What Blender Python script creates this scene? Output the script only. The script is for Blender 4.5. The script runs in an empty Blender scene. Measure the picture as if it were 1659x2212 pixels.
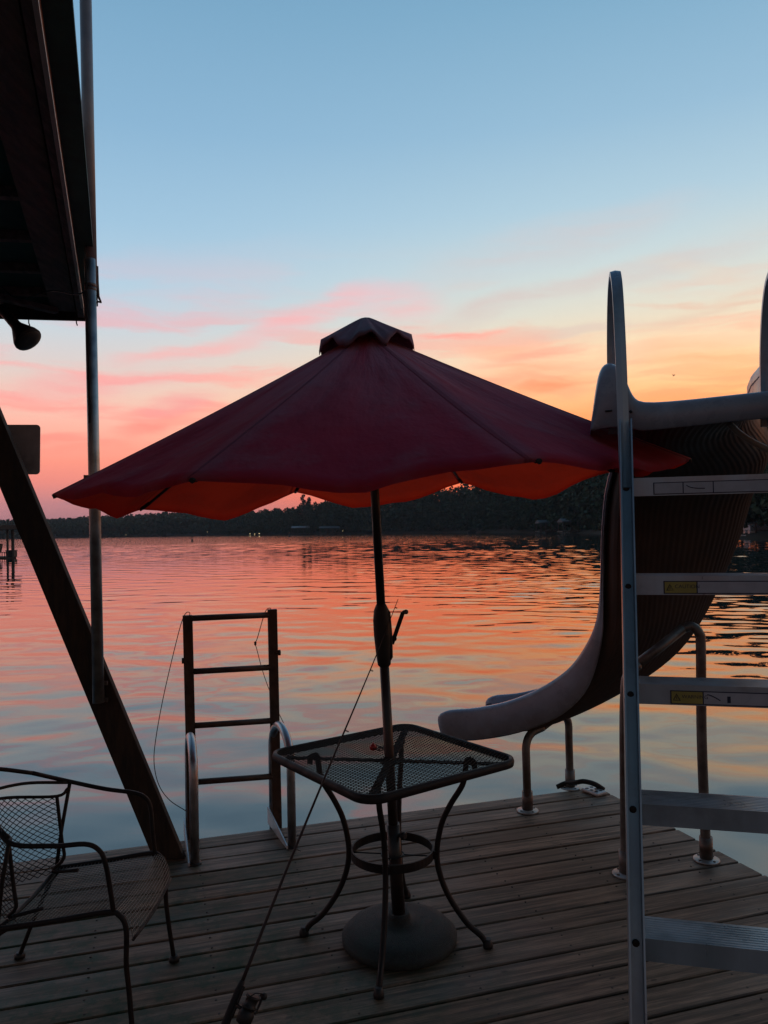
import bpy, math, random
from mathutils import Vector, Matrix
random.seed(7)
sc = bpy.context.scene
COL = sc.collection

# ------------------------------------------------------------------ camera
H = 1.65; F = 1671.0
pit, rol = math.radians(1.2), math.radians(1.1)
FW = Vector((0, math.cos(pit), math.sin(pit)))
UP0 = Vector((0, -math.sin(pit), math.cos(pit)))
RT = math.cos(rol)*Vector((1, 0, 0)) - math.sin(rol)*UP0
UP = math.sin(rol)*Vector((1, 0, 0)) + math.cos(rol)*UP0
cam = bpy.data.cameras.new('camera'); camo = bpy.data.objects.new('camera', cam); COL.objects.link(camo)
camo.matrix_world = Matrix(((RT.x, UP.x, -FW.x, 0), (RT.y, UP.y, -FW.y, 0), (RT.z, UP.z, -FW.z, H), (0, 0, 0, 1)))
cam.sensor_fit = 'VERTICAL'; cam.angle = 2*math.atan(1106/F); cam.clip_start = 0.05; cam.clip_end = 8000
sc.camera = camo
def ray(x, y):
    v = (x-829.5)/F*RT - (y-1106)/F*UP + FW
    return v/v.y
def Z(x, y, z):            # point of height z seen at a measured spot
    v = ray(x, y); d = (z-H)/v.z; return Vector((v.x*d, d, z))
def D(x, y, d):            # point at distance d
    v = ray(x, y); return Vector((v.x*d, d, H+v.z*d))
def azel(x, y):
    v = ray(x, y); return math.degrees(math.atan2(v.x, v.y)), math.degrees(math.atan2(v.z, math.hypot(v.x, v.y)))

# ------------------------------------------------------------------ render settings
sc.view_settings.view_transform = 'Standard'; sc.view_settings.look = 'None'
sc.view_settings.exposure = 0.3; sc.view_settings.gamma = 1
sc.cycles.use_denoising = True
sc.cycles.max_bounces = 6; sc.cycles.diffuse_bounces = 3; sc.cycles.caustics_reflective = False; sc.cycles.caustics_refractive = False

def lin(c):
    return tuple(((v/255)/12.92 if v/255 <= .04045 else ((v/255+.055)/1.055)**2.4) for v in c)
# node helper
class NT:
    def __init__(s, nt): s.t = nt; s.n = nt.nodes; s.l = nt.links
    def new(s, t, **k):
        n = s.n.new(t)
        for a, b in k.items(): setattr(n, a, b)
        return n
    def put(s, sock, v):
        if v is None: return
        if isinstance(v, bpy.types.NodeSocket): s.l.new(v, sock)
        else:
            if isinstance(v, (tuple, list)) and len(v) == 3 and sock.type == 'RGBA': v = (*v, 1)
            sock.default_value = v
    def math(s, op, a, b=None, c=None, clamp=False):
        n = s.new('ShaderNodeMath', operation=op, use_clamp=clamp)
        s.put(n.inputs[0], a); s.put(n.inputs[1], b)
        if c is not None: s.put(n.inputs[2], c)
        return n.outputs[0]
    def mix(s, f, a, b, mode='MIX'):
        n = s.new('ShaderNodeMix', data_type='RGBA', blend_type=mode)
        s.put(n.inputs[0], f); s.put(n.inputs[6], a); s.put(n.inputs[7], b)
        return n.outputs[2]
    def ramp(s, f, stops, interp='LINEAR'):
        n = s.new('ShaderNodeValToRGB'); cr = n.color_ramp; cr.interpolation = interp
        while len(cr.elements) < len(stops): cr.elements.new(0.5)
        for e, (p, c) in zip(cr.elements, stops):
            e.position = p; e.color = (c, c, c, 1) if isinstance(c, (int, float)) else (*c[:3], 1)
        s.put(n.inputs[0], f); return n.outputs[0]
    def mr(s, v, a, b, c=0., d=1., typ='SMOOTHSTEP'):
        n = s.new('ShaderNodeMapRange', interpolation_type=typ)
        s.put(n.inputs[0], v); s.put(n.inputs[1], a); s.put(n.inputs[2], b); s.put(n.inputs[3], c); s.put(n.inputs[4], d)
        return n.outputs[0]
    def noise(s, vec, scale=1., detail=3., rough=.5, dist=0., col=False):
        n = s.new('ShaderNodeTexNoise'); s.put(n.inputs['Vector'], vec); n.inputs['Scale'].default_value = scale
        n.inputs['Detail'].default_value = detail; n.inputs['Roughness'].default_value = rough; n.inputs['Distortion'].default_value = dist
        return n.outputs['Color' if col else 'Fac']
    def mapping(s, vec, loc=(0, 0, 0), rot=(0, 0, 0), scale=(1, 1, 1), typ='POINT'):
        n = s.new('ShaderNodeMapping', vector_type=typ); s.put(n.inputs['Vector'], vec)
        n.inputs['Location'].default_value = loc; n.inputs['Rotation'].default_value = rot; n.inputs['Scale'].default_value = scale
        return n.outputs[0]

# ------------------------------------------------------------------ world: dusk sky with lit cloud streaks
SUN_AZ = 31.0
w = bpy.data.worlds.new('World'); sc.world = w; w.use_nodes = True
T = NT(w.node_tree); T.n.clear()
tc = T.new('ShaderNodeTexCoord').outputs['Generated']
sx = T.new('ShaderNodeSeparateXYZ'); T.put(sx.inputs[0], tc)
X, Y, Zz = sx.outputs
el = T.math('MULTIPLY', T.math('ARCSINE', Zz), 57.2958)
az = T.math('MULTIPLY', T.math('ARCTAN2', X, Y), 57.2958)
elf = T.math('DIVIDE', el, 60., clamp=True)
def rp(st): return T.ramp(elf, [(e/60, lin(c)) for e, c in st])
left = rp([(0, (170, 120, 128)), (2, (188, 126, 130)), (3.6, (226, 132, 122)), (5, (240, 142, 124)), (7.2, (240, 168, 150)), (9.5, (224, 188, 174)),
           (11.5, (206, 192, 188)), (14, (186, 196, 203)), (17, (166, 190, 207)), (21, (146, 180, 204)), (27, (126, 165, 194)), (34, (110, 152, 182)), (46, (84, 128, 164)), (60, (62, 98, 134))])
right = rp([(0, (242, 112, 62)), (3, (255, 118, 62)), (5.5, (255, 138, 76)), (7.5, (255, 164, 98)), (9, (255, 184, 122)), (10.5, (248, 196, 146)), (12.5, (230, 204, 168)), (15, (208, 204, 188)),
            (18, (186, 200, 201)), (22, (160, 188, 203)), (27, (136, 172, 196)), (34, (114, 156, 184)), (46, (84, 128, 164)), (60, (62, 98, 134))])
azd = T.math('WRAP', az, 180., -180.)
fa = T.mr(azd, -24., 20.)
base = T.mix(fa, left, right)
cx = T.new('ShaderNodeCombineXYZ'); T.put(cx.inputs[0], azd); T.put(cx.inputs[1], el)
P = cx.outputs[0]
warp = T.noise(T.mapping(P, scale=(.09, .35, 1)), 1., 4, .6, col=True)
wv = T.new('ShaderNodeVectorMath', operation='SUBTRACT'); T.put(wv.inputs[0], warp); wv.inputs[1].default_value = (.5, .5, .5)
ws = T.new('ShaderNodeVectorMath', operation='MULTIPLY'); T.put(ws.inputs[0], wv.outputs[0]); ws.inputs[1].default_value = (5, 2.2, 0)
wa = T.new('ShaderNodeVectorMath', operation='ADD'); T.put(wa.inputs[0], P); T.put(wa.inputs[1], ws.outputs[0])
PW = wa.outputs[0]
# broad faint bands
n1 = T.noise(T.mapping(PW, rot=(0, 0, math.radians(-7)), scale=(.045, .42, 1)), 1., 5, .55)
band = T.math('MULTIPLY', T.mr(el, 2.5, 7.), T.mr(el, 13.5, 21., 1., 0.))
m1 = T.math('MULTIPLY', T.math('MULTIPLY', T.mr(n1, .46, .62), band), .85)
cl_l = T.ramp(elf, [(0, lin((225, 120, 118))), (6/60, lin((244, 138, 122))), (11/60, lin((236, 160, 156))), (16/60, lin((205, 172, 184)))])
cl_r = T.ramp(elf, [(0, lin((250, 128, 70))), (8/60, lin((255, 150, 92))), (13/60, lin((232, 178, 150))), (18/60, lin((196, 188, 182)))])
clc = T.mix(fa, cl_l, cl_r)
cur = T.mix(m1, base, clc)
wisp = T.mr(T.noise(T.mapping(PW, scale=(.12, .9, 1)), 1., 5, .6), .3, .62, .35, 1.)
def streak(cur, x1, y1, x2, y2, wid, amt, colr):
    a1, e1 = azel(x1, y1); a2, e2 = azel(x2, y2)
    L = math.hypot(a2-a1, e2-e1)/2*1.35; ang = math.atan2(e2-e1, a2-a1)
    mp = T.mapping(PW, loc=((a1+a2)/2, (e1+e2)/2, 0), rot=(0, 0, ang), scale=(L, wid/29.2*1.3, 1), typ='TEXTURE')
    g = T.new('ShaderNodeTexGradient', gradient_type='SPHERICAL'); T.put(g.inputs[0], mp)
    f = T.math('MULTIPLY', T.math('MULTIPLY', T.mr(g.outputs['Fac'], 0., .85), wisp), amt)
    return T.mix(f, cur, lin(colr))
for s_ in [(230, 775, 560, 735, 20, .75, (232, 166, 164)), (520, 740, 790, 615, 32, .7, (234, 164, 166)), (700, 640, 960, 660, 42, .55, (232, 168, 172)),
           (900, 722, 1090, 714, 9, .85, (244, 146, 134)), (-40, 838, 440, 806, 26, .7, (232, 154, 154)), (290, 895, 480, 848, 26, .65, (230, 142, 144)),
           (240, 935, 420, 905, 20, .7, (244, 128, 118)), (-40, 948, 200, 940, 9, .6, (240, 134, 122)), (1000, 735, 1420, 690, 14, .5, (200, 176, 170)),
           (1340, 660, 1700, 640, 7, .6, (216, 172, 150)), (1100, 806, 1700, 700, 20, .5, (228, 170, 142)), (1000, 750, 1330, 850, 60, .65, (255, 160, 124)),
           (1400, 760, 1700, 800, 50, .5, (255, 172, 118)), (1080, 846, 1290, 812, 16, .7, (250, 140, 96)), (120, 1086, 240, 1078, 9, .55, (160, 120, 138)), (330, 1094, 400, 1088, 6, .5, (165, 122, 138)),
           (900, 600, 1500, 430, 50, .5, (192, 182, 184)), (240, 700, 700, 520, 60, .10, (200, 180, 190)), (1150, 640, 1720, 490, 30, .55, (196, 182, 178)), (950, 700, 1330, 590, 26, .55, (200, 172, 168)), (1350, 720, 1720, 600, 18, .55, (210, 180, 160)), (1000, 800, 1300, 730, 16, .5, (226, 160, 138)), (1380, 560, 1720, 610, 20, .3, (212, 196, 178)),
           (520, 1010, 1300, 950, 150, .75, (255, 112, 74)), (700, 1090, 1400, 1080, 40, .6, (255, 108, 64))]:
    cur = streak(cur, *s_)
# the eastern half of the sky, behind the viewer, is already dark
back = T.mr(Y, -.75, .55, .20, 1.)
high = T.mr(el, 34., 80., 1., .85)
cur = T.mix(1., cur, T.math('MULTIPLY', back, high), 'MULTIPLY')
bg = T.new('ShaderNodeBackground'); T.put(bg.inputs[0], cur); bg.inputs[1].default_value = 1.0
ns = T.new('ShaderNodeTexSky', sky_type='NISHITA'); ns.sun_disc = False
ns.sun_elevation = math.radians(0.5); ns.sun_rotation = math.radians(SUN_AZ); ns.air_density = 1.2; ns.dust_density = 2.0
bg2 = T.new('ShaderNodeBackground'); T.put(bg2.inputs[0], ns.outputs[0]); bg2.inputs[1].default_value = 0.02
ad = T.new('ShaderNodeAddShader'); T.l.new(bg.outputs[0], ad.inputs[0]); T.l.new(bg2.outputs[0], ad.inputs[1])
out = T.new('ShaderNodeOutputWorld'); T.l.new(ad.outputs[0], out.inputs[0])

# ------------------------------------------------------------------ mesh and tagging helpers
class MB:
    def __init__(s): s.v = []; s.f = []; s.sm = []
    def add(s, vs, fs, smooth=False):
        o = len(s.v); s.v += [tuple(v) for v in vs]; s.f += [tuple(i+o for i in f) for f in fs]; s.sm += [smooth]*len(fs); return s
    def box(s, c, ax, ay, az, sx, sy, sz):       # centre, three axes, full sizes
        c = Vector(c); ax, ay, az = [Vector(a).normalized() for a in (ax, ay, az)]
        vs = [c+ax*sx/2*i+ay*sy/2*j+az*sz/2*k for i in (-1, 1) for j in (-1, 1) for k in (-1, 1)]
        return s.add(vs, [(0, 1, 3, 2), (4, 6, 7, 5), (0, 4, 5, 1), (2, 3, 7, 6), (0, 2, 6, 4), (1, 5, 7, 3)])
    def bar(s, a, b, wx, wy, side=(0, 0, 1)):    # rectangular bar from a to b; wx measured along side
        a, b = Vector(a), Vector(b); d = (b-a).normalized(); sd = Vector(side); sd = (sd-d*sd.dot(d)).normalized(); o = d.cross(sd)
        return s.box((a+b)/2, d, sd, o, (b-a).length, wx, wy)
    def tube(s, pts, r, n=8, closed=False, flat=None, side=None, sq=False):
        pts = [Vector(p) for p in pts]; m = len(pts)
        rr = r if isinstance(r, (list, tuple)) else [r]*m
        tan = []
        for i in range(m):
            a = pts[(i-1) % m] if (closed or i > 0) else pts[0]; b = pts[(i+1) % m] if (closed or i < m-1) else pts[-1]
            tan.append((b-a).normalized())
        up = Vector(side) if side else (Vector((0, 0, 1)) if abs(tan[0].z) < .9 else Vector((1, 0, 0)))
        u = (up-tan[0]*up.dot(tan[0])).normalized(); vs = []
        for i in range(m):
            if side: u = (Vector(side)-tan[i]*Vector(side).dot(tan[i])).normalized()
            else: u = (u-tan[i]*u.dot(tan[i])).normalized()
            v = tan[i].cross(u)
            for k in range(n):
                a = 2*math.pi*(k+(.5 if sq else 0))/n
                vs.append(pts[i]+u*math.cos(a)*rr[i]+v*math.sin(a)*rr[i]*(flat if flat else 1))
        fs = []
        for i in range(m if closed else m-1):
            j = (i+1) % m
            for k in range(n): fs.append((i*n+k, i*n+(k+1) % n, j*n+(k+1) % n, j*n+k))
        s.add(vs, fs, n > 5)
        if not closed:
            o = len(s.v)-len(vs)
            s.f += [tuple(o+k for k in reversed(range(n))), tuple(o+(m-1)*n+k for k in range(n))]; s.sm += [False, False]
        return s
    def lathe(s, base, axis, prof, n=24):         # prof: (distance along axis, radius)
        base = Vector(base); ax = Vector(axis).normalized(); t = Vector((1, 0, 0)) if abs(ax.x) < .9 else Vector((0, 1, 0))
        u = (t-ax*t.dot(ax)).normalized(); v = ax.cross(u); vs = []; fs = []
        for (h, r) in prof:
            for k in range(n):
                a = 2*math.pi*k/n; vs.append(base+ax*h+(u*math.cos(a)+v*math.sin(a))*max(r, 1e-4))
        for i in range(len(prof)-1):
            for k in range(n): fs.append((i*n+k, i*n+(k+1) % n, (i+1)*n+(k+1) % n, (i+1)*n+k))
        s.add(vs, fs, True)
        o = len(s.v)-len(vs)
        s.f += [tuple(o+k for k in reversed(range(n))), tuple(o+(len(prof)-1)*n+k for k in range(n))]; s.sm += [False, False]
        return s
    def grid(s, rows, smooth=True, thick=0.):
        m, n = len(rows), len(rows[0]); vs = [Vector(p) for r in rows for p in r]
        fs = [(i*n+j, i*n+j+1, (i+1)*n+j+1, (i+1)*n+j) for i in range(m-1) for j in range(n-1)]
        return s.add(vs, fs, smooth)
    def build(s, name, mat, parent=None, origin=None, bevel=0., solid=0., sub=0):
        me = bpy.data.meshes.new(name); o_ = Vector(origin) if origin is not None else Vector((0, 0, 0))
        if parent is not None: o_ = Vector(parent.get('_o', (0, 0, 0)))
        me.from_pydata([tuple(Vector(v)-o_) for v in s.v], [], s.f); me.update()
        for p, q in zip(me.polygons, s.sm): p.use_smooth = q
        if mat: me.materials.append(mat)
        o = bpy.data.objects.new(name, me); COL.objects.link(o)
        if parent is not None: o.parent = parent; o['_o'] = tuple(o_)
        else: o.location = o_; o['_o'] = tuple(o_)
        if bevel:
            b = o.modifiers.new('bevel', 'BEVEL'); b.width = bevel; b.segments = 2; b.limit_method = 'ANGLE'
        if solid:
            b = o.modifiers.new('solid', 'SOLIDIFY'); b.thickness = solid; b.offset = 0
        if sub:
            b = o.modifiers.new('sub', 'SUBSURF'); b.levels = sub; b.render_levels = sub
        return o
def thing(name, label, cat, loc, group=None):
    o = bpy.data.objects.new(name, None); COL.objects.link(o); o.location = loc; o['_o'] = tuple(loc)
    return tag(o, label, cat, group)
def tag(o, label=None, cat=None, group=None, kind=None):
    if label: o['label'] = label
    if cat: o['category'] = cat
    if group: o['group'] = group
    if kind: o['kind'] = kind
    return o
def copy_thing(root, delta, label):
    r = root.copy(); COL.objects.link(r); r.location = Vector(root.location)+Vector(delta); r['label'] = label
    for ch in [c for c in COL.objects if c.parent == root]:
        c = ch.copy(); COL.objects.link(c); c.parent = r
        for g in [q for q in COL.objects if q.parent == ch]:
            k = g.copy(); COL.objects.link(k); k.parent = c
    return r
def bez(pts, n=8):          # Catmull-Rom through points
    P_ = [Vector(p) for p in pts]; P_ = [2*P_[0]-P_[1]]+P_+[2*P_[-1]-P_[-2]]; o = []
    for i in range(1, len(P_)-2):
        a, b, c, d = P_[i-1:i+3]
        for k in range(n):
            t = k/n; o.append(.5*((2*b)+(c-a)*t+(2*a-5*b+4*c-d)*t*t+(3*b-a-3*c+d)*t**3))
    o.append(P_[-2]); return o

# ------------------------------------------------------------------ materials
def mat(name, col, rough=.6, metal=0., var=.25, scale=8., bump=0., spec=.5, dirt=None, dirt_amt=.5, stretch=(1, 1, 1), bscale=None):
    m = bpy.data.materials.new(name); m.use_nodes = True; t = NT(m.node_tree); b = t.n['Principled BSDF']
    co = t.new('ShaderNodeTexCoord').outputs['Object']; mp = t.mapping(co, scale=stretch)
    n = t.noise(mp, scale, 5, .6)
    c = t.mix(t.mr(n, .3, .7), tuple(v*(1-var) for v in col), tuple(min(1, v*(1+var)) for v in col))
    if dirt:
        c = t.mix(t.math('MULTIPLY', t.mr(t.noise(co, scale*.35, 6, .65), .45, .65), dirt_amt), c, dirt)
    t.put(b.inputs['Base Color'], c); b.inputs['Metallic'].default_value = metal
    t.put(b.inputs['Roughness'], t.mr(n, .3, .7, max(rough-.1, 0), min(rough+.1, 1)))
    b.inputs['Specular IOR Level'].default_value = spec
    if bump:
        bn = t.new('ShaderNodeBump'); bn.inputs['Strength'].default_value = 1; bn.inputs['Distance'].default_value = bump
        t.put(bn.inputs['Height'], t.noise(mp, bscale or scale*4, 4, .6)); t.l.new(bn.outputs[0], b.inputs['Normal'])
    return m
M = {}
M['iron'] = mat('black_iron', (.013, .011, .011), .6, .0, .4, 30, .0006, dirt=(.04, .02, .014), dirt_amt=.4, spec=.3)
M['meshlight'] = mat('pale_mesh_wire', (.16, .15, .14), .5, .3, .4, 20)  # seat wires, paler than the iron frame
M['screw'] = mat('screw_head', (.03, .02, .015), .6, .4)
M['pole'] = mat('dark_pole_paint', (.02, .014, .012), .4, .0, .3, 20, .0002)
M['galv'] = mat('galvanised_steel', (.36, .37, .37), .42, .85, .25, 14, .0004, dirt=(.12, .08, .06), dirt_amt=.4)
M['galv_dull'] = mat('weathered_pipe', (.17, .155, .14), .5, .5, .35, 10, .0006, dirt=(.08, .04, .025), dirt_amt=.7)
M['alu'] = mat('ladder_aluminium', (.34, .42, .48), .36, .5, .15, 9, .0003, dirt=(.12, .11, .11), dirt_amt=.45, stretch=(1, 1, .2))
M['chrome'] = mat('polished_rail', (.42, .42, .43), .40, .9, .2, 12, .0004)
M['rust'] = mat('brown_ladder_metal', (.075, .05, .036), .6, .2, .4, 18, .0008, dirt=(.11, .045, .02), dirt_amt=.6)
M['timber'] = mat('dark_creosote_timber', (.04, .026, .017), .8, 0, .6, 6, .004, stretch=(6, 6, 1), dirt=(.015, .012, .01))
M['timber_edge'] = mat('rake_board_timber', (.26, .19, .17), .8, 0, .4, 6, .002, stretch=(5, 1, 5))
M['soffit'] = mat('dark_roof_underside', (.05, .12, .11), .85, 0, .4, 3, .002)
M['strip'] = mat('pale_paint_edge_light', (.85, .72, .6), .5, 0, .1, 10)  # pale lamp fittings, and the light put in along the rake board
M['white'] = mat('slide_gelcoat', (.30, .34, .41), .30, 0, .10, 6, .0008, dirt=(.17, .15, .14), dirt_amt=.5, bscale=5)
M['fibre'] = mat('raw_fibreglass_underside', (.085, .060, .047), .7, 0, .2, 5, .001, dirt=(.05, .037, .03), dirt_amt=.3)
M['rubber'] = mat('black_rubber', (.012, .012, .012), .6, 0, .3, 20)
M['plate'] = mat('sign_back_metal', (.42, .40, .40), .6, .0, .15, 8, dirt=(.12, .1, .09))
M['base'] = mat('speckled_base_resin', (.022, .026, .024), .8, 0, .5, 60, .003, dirt=(.02, .04, .03))
M['hose'] = mat('pale_hose', (.5, .47, .4), .5)
M['redplastic'] = mat('red_plastic', (.35, .01, .01), .3)
M['string'] = mat('fishing_line', (.03, .02, .02), .6)
M['cork'] = mat('dark_grip_foam', (.015, .013, .013), .8)
M['label'] = mat('label_white', (.42, .42, .45), .5, 0, .08, 30)
M['label_ink'] = mat('label_ink', (.02, .025, .05), .6)
M['label_yellow'] = mat('label_yellow', (.36, .29, .07), .5, 0, .1, 20)
M['boatwhite'] = mat('boat_white', (.55, .6, .62), .3)
M['docktin'] = mat('dock_tin_roof', (.05, .06, .065), .7, .0)
M['dockwood'] = mat('dock_old_wood', (.08, .065, .05), .8)
M['land'] = mat('bank_soil', (.03, .035, .022), .9, 0, .4, .3)
M['bark'] = mat('pine_bark', (.035, .026, .02), .9)

def foliage(name, col):
    m = bpy.data.materials.new(name); m.use_nodes = True; t = NT(m.node_tree); b = t.n['Principled BSDF']
    g = t.new('ShaderNodeNewGeometry')
    co = t.new('ShaderNodeTexCoord').outputs['Object']
    f = t.math('ADD', t.math('MULTIPLY', g.outputs['Random Per Island'], .5), t.math('MULTIPLY', t.noise(co, .25, 3), .6))
    t.put(b.inputs['Base Color'], t.mix(f, tuple(v*.45 for v in col), tuple(v*1.6 for v in col))); b.inputs['Roughness'].default_value = .8
    b.inputs['Specular IOR Level'].default_value = .2
    return m
M['leaf'] = foliage('woodland_leaves', (.035, .06, .03)); M['needle'] = foliage('pine_needles', (.03, .05, .03))

# deck boards
def deck_mat():
    m = bpy.data.materials.new('weathered_deck_boards'); m.use_nodes = True; t = NT(m.node_tree); b = t.n['Principled BSDF']
    g = t.new('ShaderNodeNewGeometry'); co = t.new('ShaderNodeTexCoord').outputs['Object']
    rnd = g.outputs['Random Per Island']
    off = t.new('ShaderNodeCombineXYZ'); t.put(off.inputs[0], t.math('MULTIPLY', rnd, 37.)); t.put(off.inputs[1], t.math('MULTIPLY', rnd, 11.))
    va = t.new('ShaderNodeVectorMath', operation='ADD'); t.put(va.inputs[0], co); t.put(va.inputs[1], off.outputs[0])
    rot = t.mapping(va.outputs[0], rot=(0, 0, -UANG))
    grain = t.noise(t.mapping(rot, scale=(1.5, 40, 1)), 1., 7, .68, .5)
    fine = t.noise(t.mapping(rot, scale=(9, 260, 1)), 1., 3, .6)
    broad = t.noise(t.mapping(rot, scale=(.9, 4, 1)), 1., 4, .6)
    c = t.mix(t.mr(grain, .38, .62), (.05, .034, .026), (.40, .30, .235))
    c = t.mix(t.math('MULTIPLY', t.mr(fine, .48, .6), .65), c, (.07, .052, .043))
    c = t.mix(t.math('MULTIPLY', t.mr(rnd, 0., 1.), .35), c, (.18, .15, .13)); c = t.mix(t.math('MULTIPLY', t.mr(t.math('FRACT', t.math('MULTIPLY', rnd, 7.)), 0., 1.), .4), c, (.10, .075, .06))
    c = t.mix(t.math('MULTIPLY', t.mr(broad, .5, .75), .5), c, (.26, .21, .175))
    # dark green blotches, heavier towards the left and the near side
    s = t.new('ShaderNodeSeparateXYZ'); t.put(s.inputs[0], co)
    grn_m = t.math('MULTIPLY', t.mr(s.outputs[0], -.9, .9, 1., .22), t.mr(s.outputs[1], 2.4, 4.6, 1., .35))
    grn = t.mr(t.noise(co, 2.6, 6, .7), .40, .56)
    grn2 = t.mr(t.noise(co, 14, 4, .7), .4, .62)
    c = t.mix(t.math('MULTIPLY', t.math('MULTIPLY', grn, grn_m), t.math('ADD', t.math('MULTIPLY', grn2, .6), .55)), c, (.02, .062, .036))
    kn = t.mr(t.noise(t.mapping(rot, scale=(5, 12, 1)), 1., 2, .5), .74, .78)
    c = t.mix(t.math('MULTIPLY', kn, .8), c, (.02, .016, .013))
    # dark spots and splits
    sp = t.new('ShaderNodeTexVoronoi'); t.put(sp.inputs['Vector'], t.mapping(rot, scale=(5, 12, 1))); sp.inputs['Scale'].default_value = 1
    c = t.mix(t.mr(sp.outputs['Distance'], .05, .09, .75, 0.), c, (.015, .012, .01))
    c = t.mix(1., c, (.90, .72, .58), 'MULTIPLY')
    t.put(b.inputs['Base Color'], c)
    t.put(b.inputs['Roughness'], t.mr(broad, .3, .7, .5, .78)); b.inputs['Specular IOR Level'].default_value = .35
    bn = t.new('ShaderNodeBump'); bn.inputs['Distance'].default_value = .0016; t.put(bn.inputs['Height'], t.math('ADD', grain, t.math('MULTIPLY', fine, .4))); t.l.new(bn.outputs[0], b.inputs['Normal'])
    return m
UANG = math.radians(16.5)
U = Vector((math.cos(UANG), math.sin(UANG), 0)); V = Vector((-math.sin(UANG), math.cos(UANG), 0)); K = Vector((0, 0, 1))

# ------------------------------------------------------------------ setting: water
WZ = -0.5
import numpy as np
def water_mat():
    m = bpy.data.materials.new('lake_water'); m.use_nodes = True; t = NT(m.node_tree); b = t.n['Principled BSDF']
    b.inputs['Base Color'].default_value = (.006, .022, .026, 1); b.inputs['Roughness'].default_value = .0; b.inputs['IOR'].default_value = 1.72
    g = t.new('ShaderNodeNewGeometry').outputs['Position']
    s = t.new('ShaderNodeSeparateXYZ'); t.put(s.inputs[0], g); yy = s.outputs[1]
    mid = t.noise(t.mapping(g, rot=(0, 0, -.2), scale=(1.3, 3.0, 1)), 1., 2, .5, .4)
    far = t.noise(t.mapping(g, rot=(0, 0, .1), scale=(.5, .35, 1)), 1., 4, .65, .3)
    h = t.math('MULTIPLY', t.math('MULTIPLY', mid, .0022), t.mr(yy, 2., 20., .5, 1.))
    h = t.math('ADD', h, t.math('MULTIPLY', t.math('MULTIPLY', far, .15), t.mr(yy, 60., 170., 0., 1.)))
    bn = t.new('ShaderNodeBump'); bn.inputs['Strength'].default_value = 1; bn.inputs['Distance'].default_value = 1.; t.put(bn.inputs['Height'], h); t.l.new(bn.outputs[0], b.inputs['Normal'])
    return m
def make_water():
    rng = np.random.default_rng(5)
    ang = np.radians(np.concatenate([np.arange(-180, -40, 10), np.arange(-40, -30, 1.), np.arange(-30, 30, .14), np.arange(30, 40, 1.), np.arange(40, 181, 10)]))
    r = [1.2]
    while r[-1] < 3400:
        x = r[-1]; r.append(x + (.06 if x < 12 else .085 if x < 32 else .17 if x < 70 else .34 if x < 160 else x*.02 if x < 700 else x*.1))
    r = np.array(r); R, A = np.meshgrid(r, ang, indexing='ij'); X_ = R*np.sin(A); Y_ = R*np.cos(A)
    def waves(n, l0, l1, slope, mean, spread, skew=0.):
        h = np.zeros_like(X_)
        for _ in range(n):
            l = l0*(l1/l0)**rng.random(); k = 2*math.pi/l; th = mean+rng.normal(0, spread); ph = rng.random()*6.283
            a = slope*math.sqrt(2/n)/k; h += a*np.cos(k*(X_*math.sin(th)+Y_*math.cos(th))+ph)
        return h
    def sm(x, a, b): t = np.clip((x-a)/(b-a), 0, 1); return t*t*(3-2*t)
    azd = np.degrees(A)
    blotch = waves(14, 9, 40, 1., 0., 1.2); blotch /= blotch.std()
    blotch2 = waves(14, 1.6, 6, 1., 0.1, 1.0); blotch2 /= blotch2.std()
    patch = sm(azd+3.2*blotch, -9, 13)*sm(R+np.clip(azd, 0, 26)*.35+2*blotch, 13, 38)*(1-sm(R, 112, 150))
    patch = np.maximum(patch*(1+.25*blotch2), 0)
    h = waves(26, .8, 2.4, .018, .15, .55)*(1-.75*sm(R, 14, 60))
    h += waves(22, .35, .8, .008, -.1, .6)*(1-sm(R, 14, 40))
    h += waves(30, .9, 2.6, .008, .2, .5)*sm(R, 9, 25)*(1-sm(R, 90, 150))
    h += waves(30, .9, 2.4, .020, .2, .5)*sm(R, 35, 90)
    h += waves(34, .4, 1.3, .042, .12, .5)*patch
    dense = (np.abs(azd) < 30)*1.0
    h *= dense*(1-sm(R, 130, 165))
    Z_ = WZ+h
    nr, na = X_.shape
    co = np.stack([X_, Y_, Z_], -1).reshape(-1, 3)
    i, j = np.meshgrid(np.arange(nr-1), np.arange(na-1), indexing='ij'); v0 = (i*na+j).ravel()
    fc = np.stack([v0, v0+na, v0+na+1, v0+1], -1).astype(np.int32)[:, ::-1]
    me = bpy.data.meshes.new('water'); me.vertices.add(len(co)); me.vertices.foreach_set('co', co.astype(np.float32).ravel())
    me.loops.add(fc.size); me.loops.foreach_set('vertex_index', fc.ravel()); me.polygons.add(len(fc))
    me.polygons.foreach_set('loop_start', np.arange(0, fc.size, 4, dtype=np.int32)); me.polygons.foreach_set('loop_total', np.full(len(fc), 4, dtype=np.int32))
    me.polygons.foreach_set('use_smooth', np.ones(len(fc), dtype=bool)); me.update(calc_edges=True); me.validate()
    me.materials.append(water_mat()); o = bpy.data.objects.new('water', me); COL.objects.link(o); return o
wobj = make_water()
tag(wobj, 'calm lake water reflecting the orange and pink evening sky', kind='structure')

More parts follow.
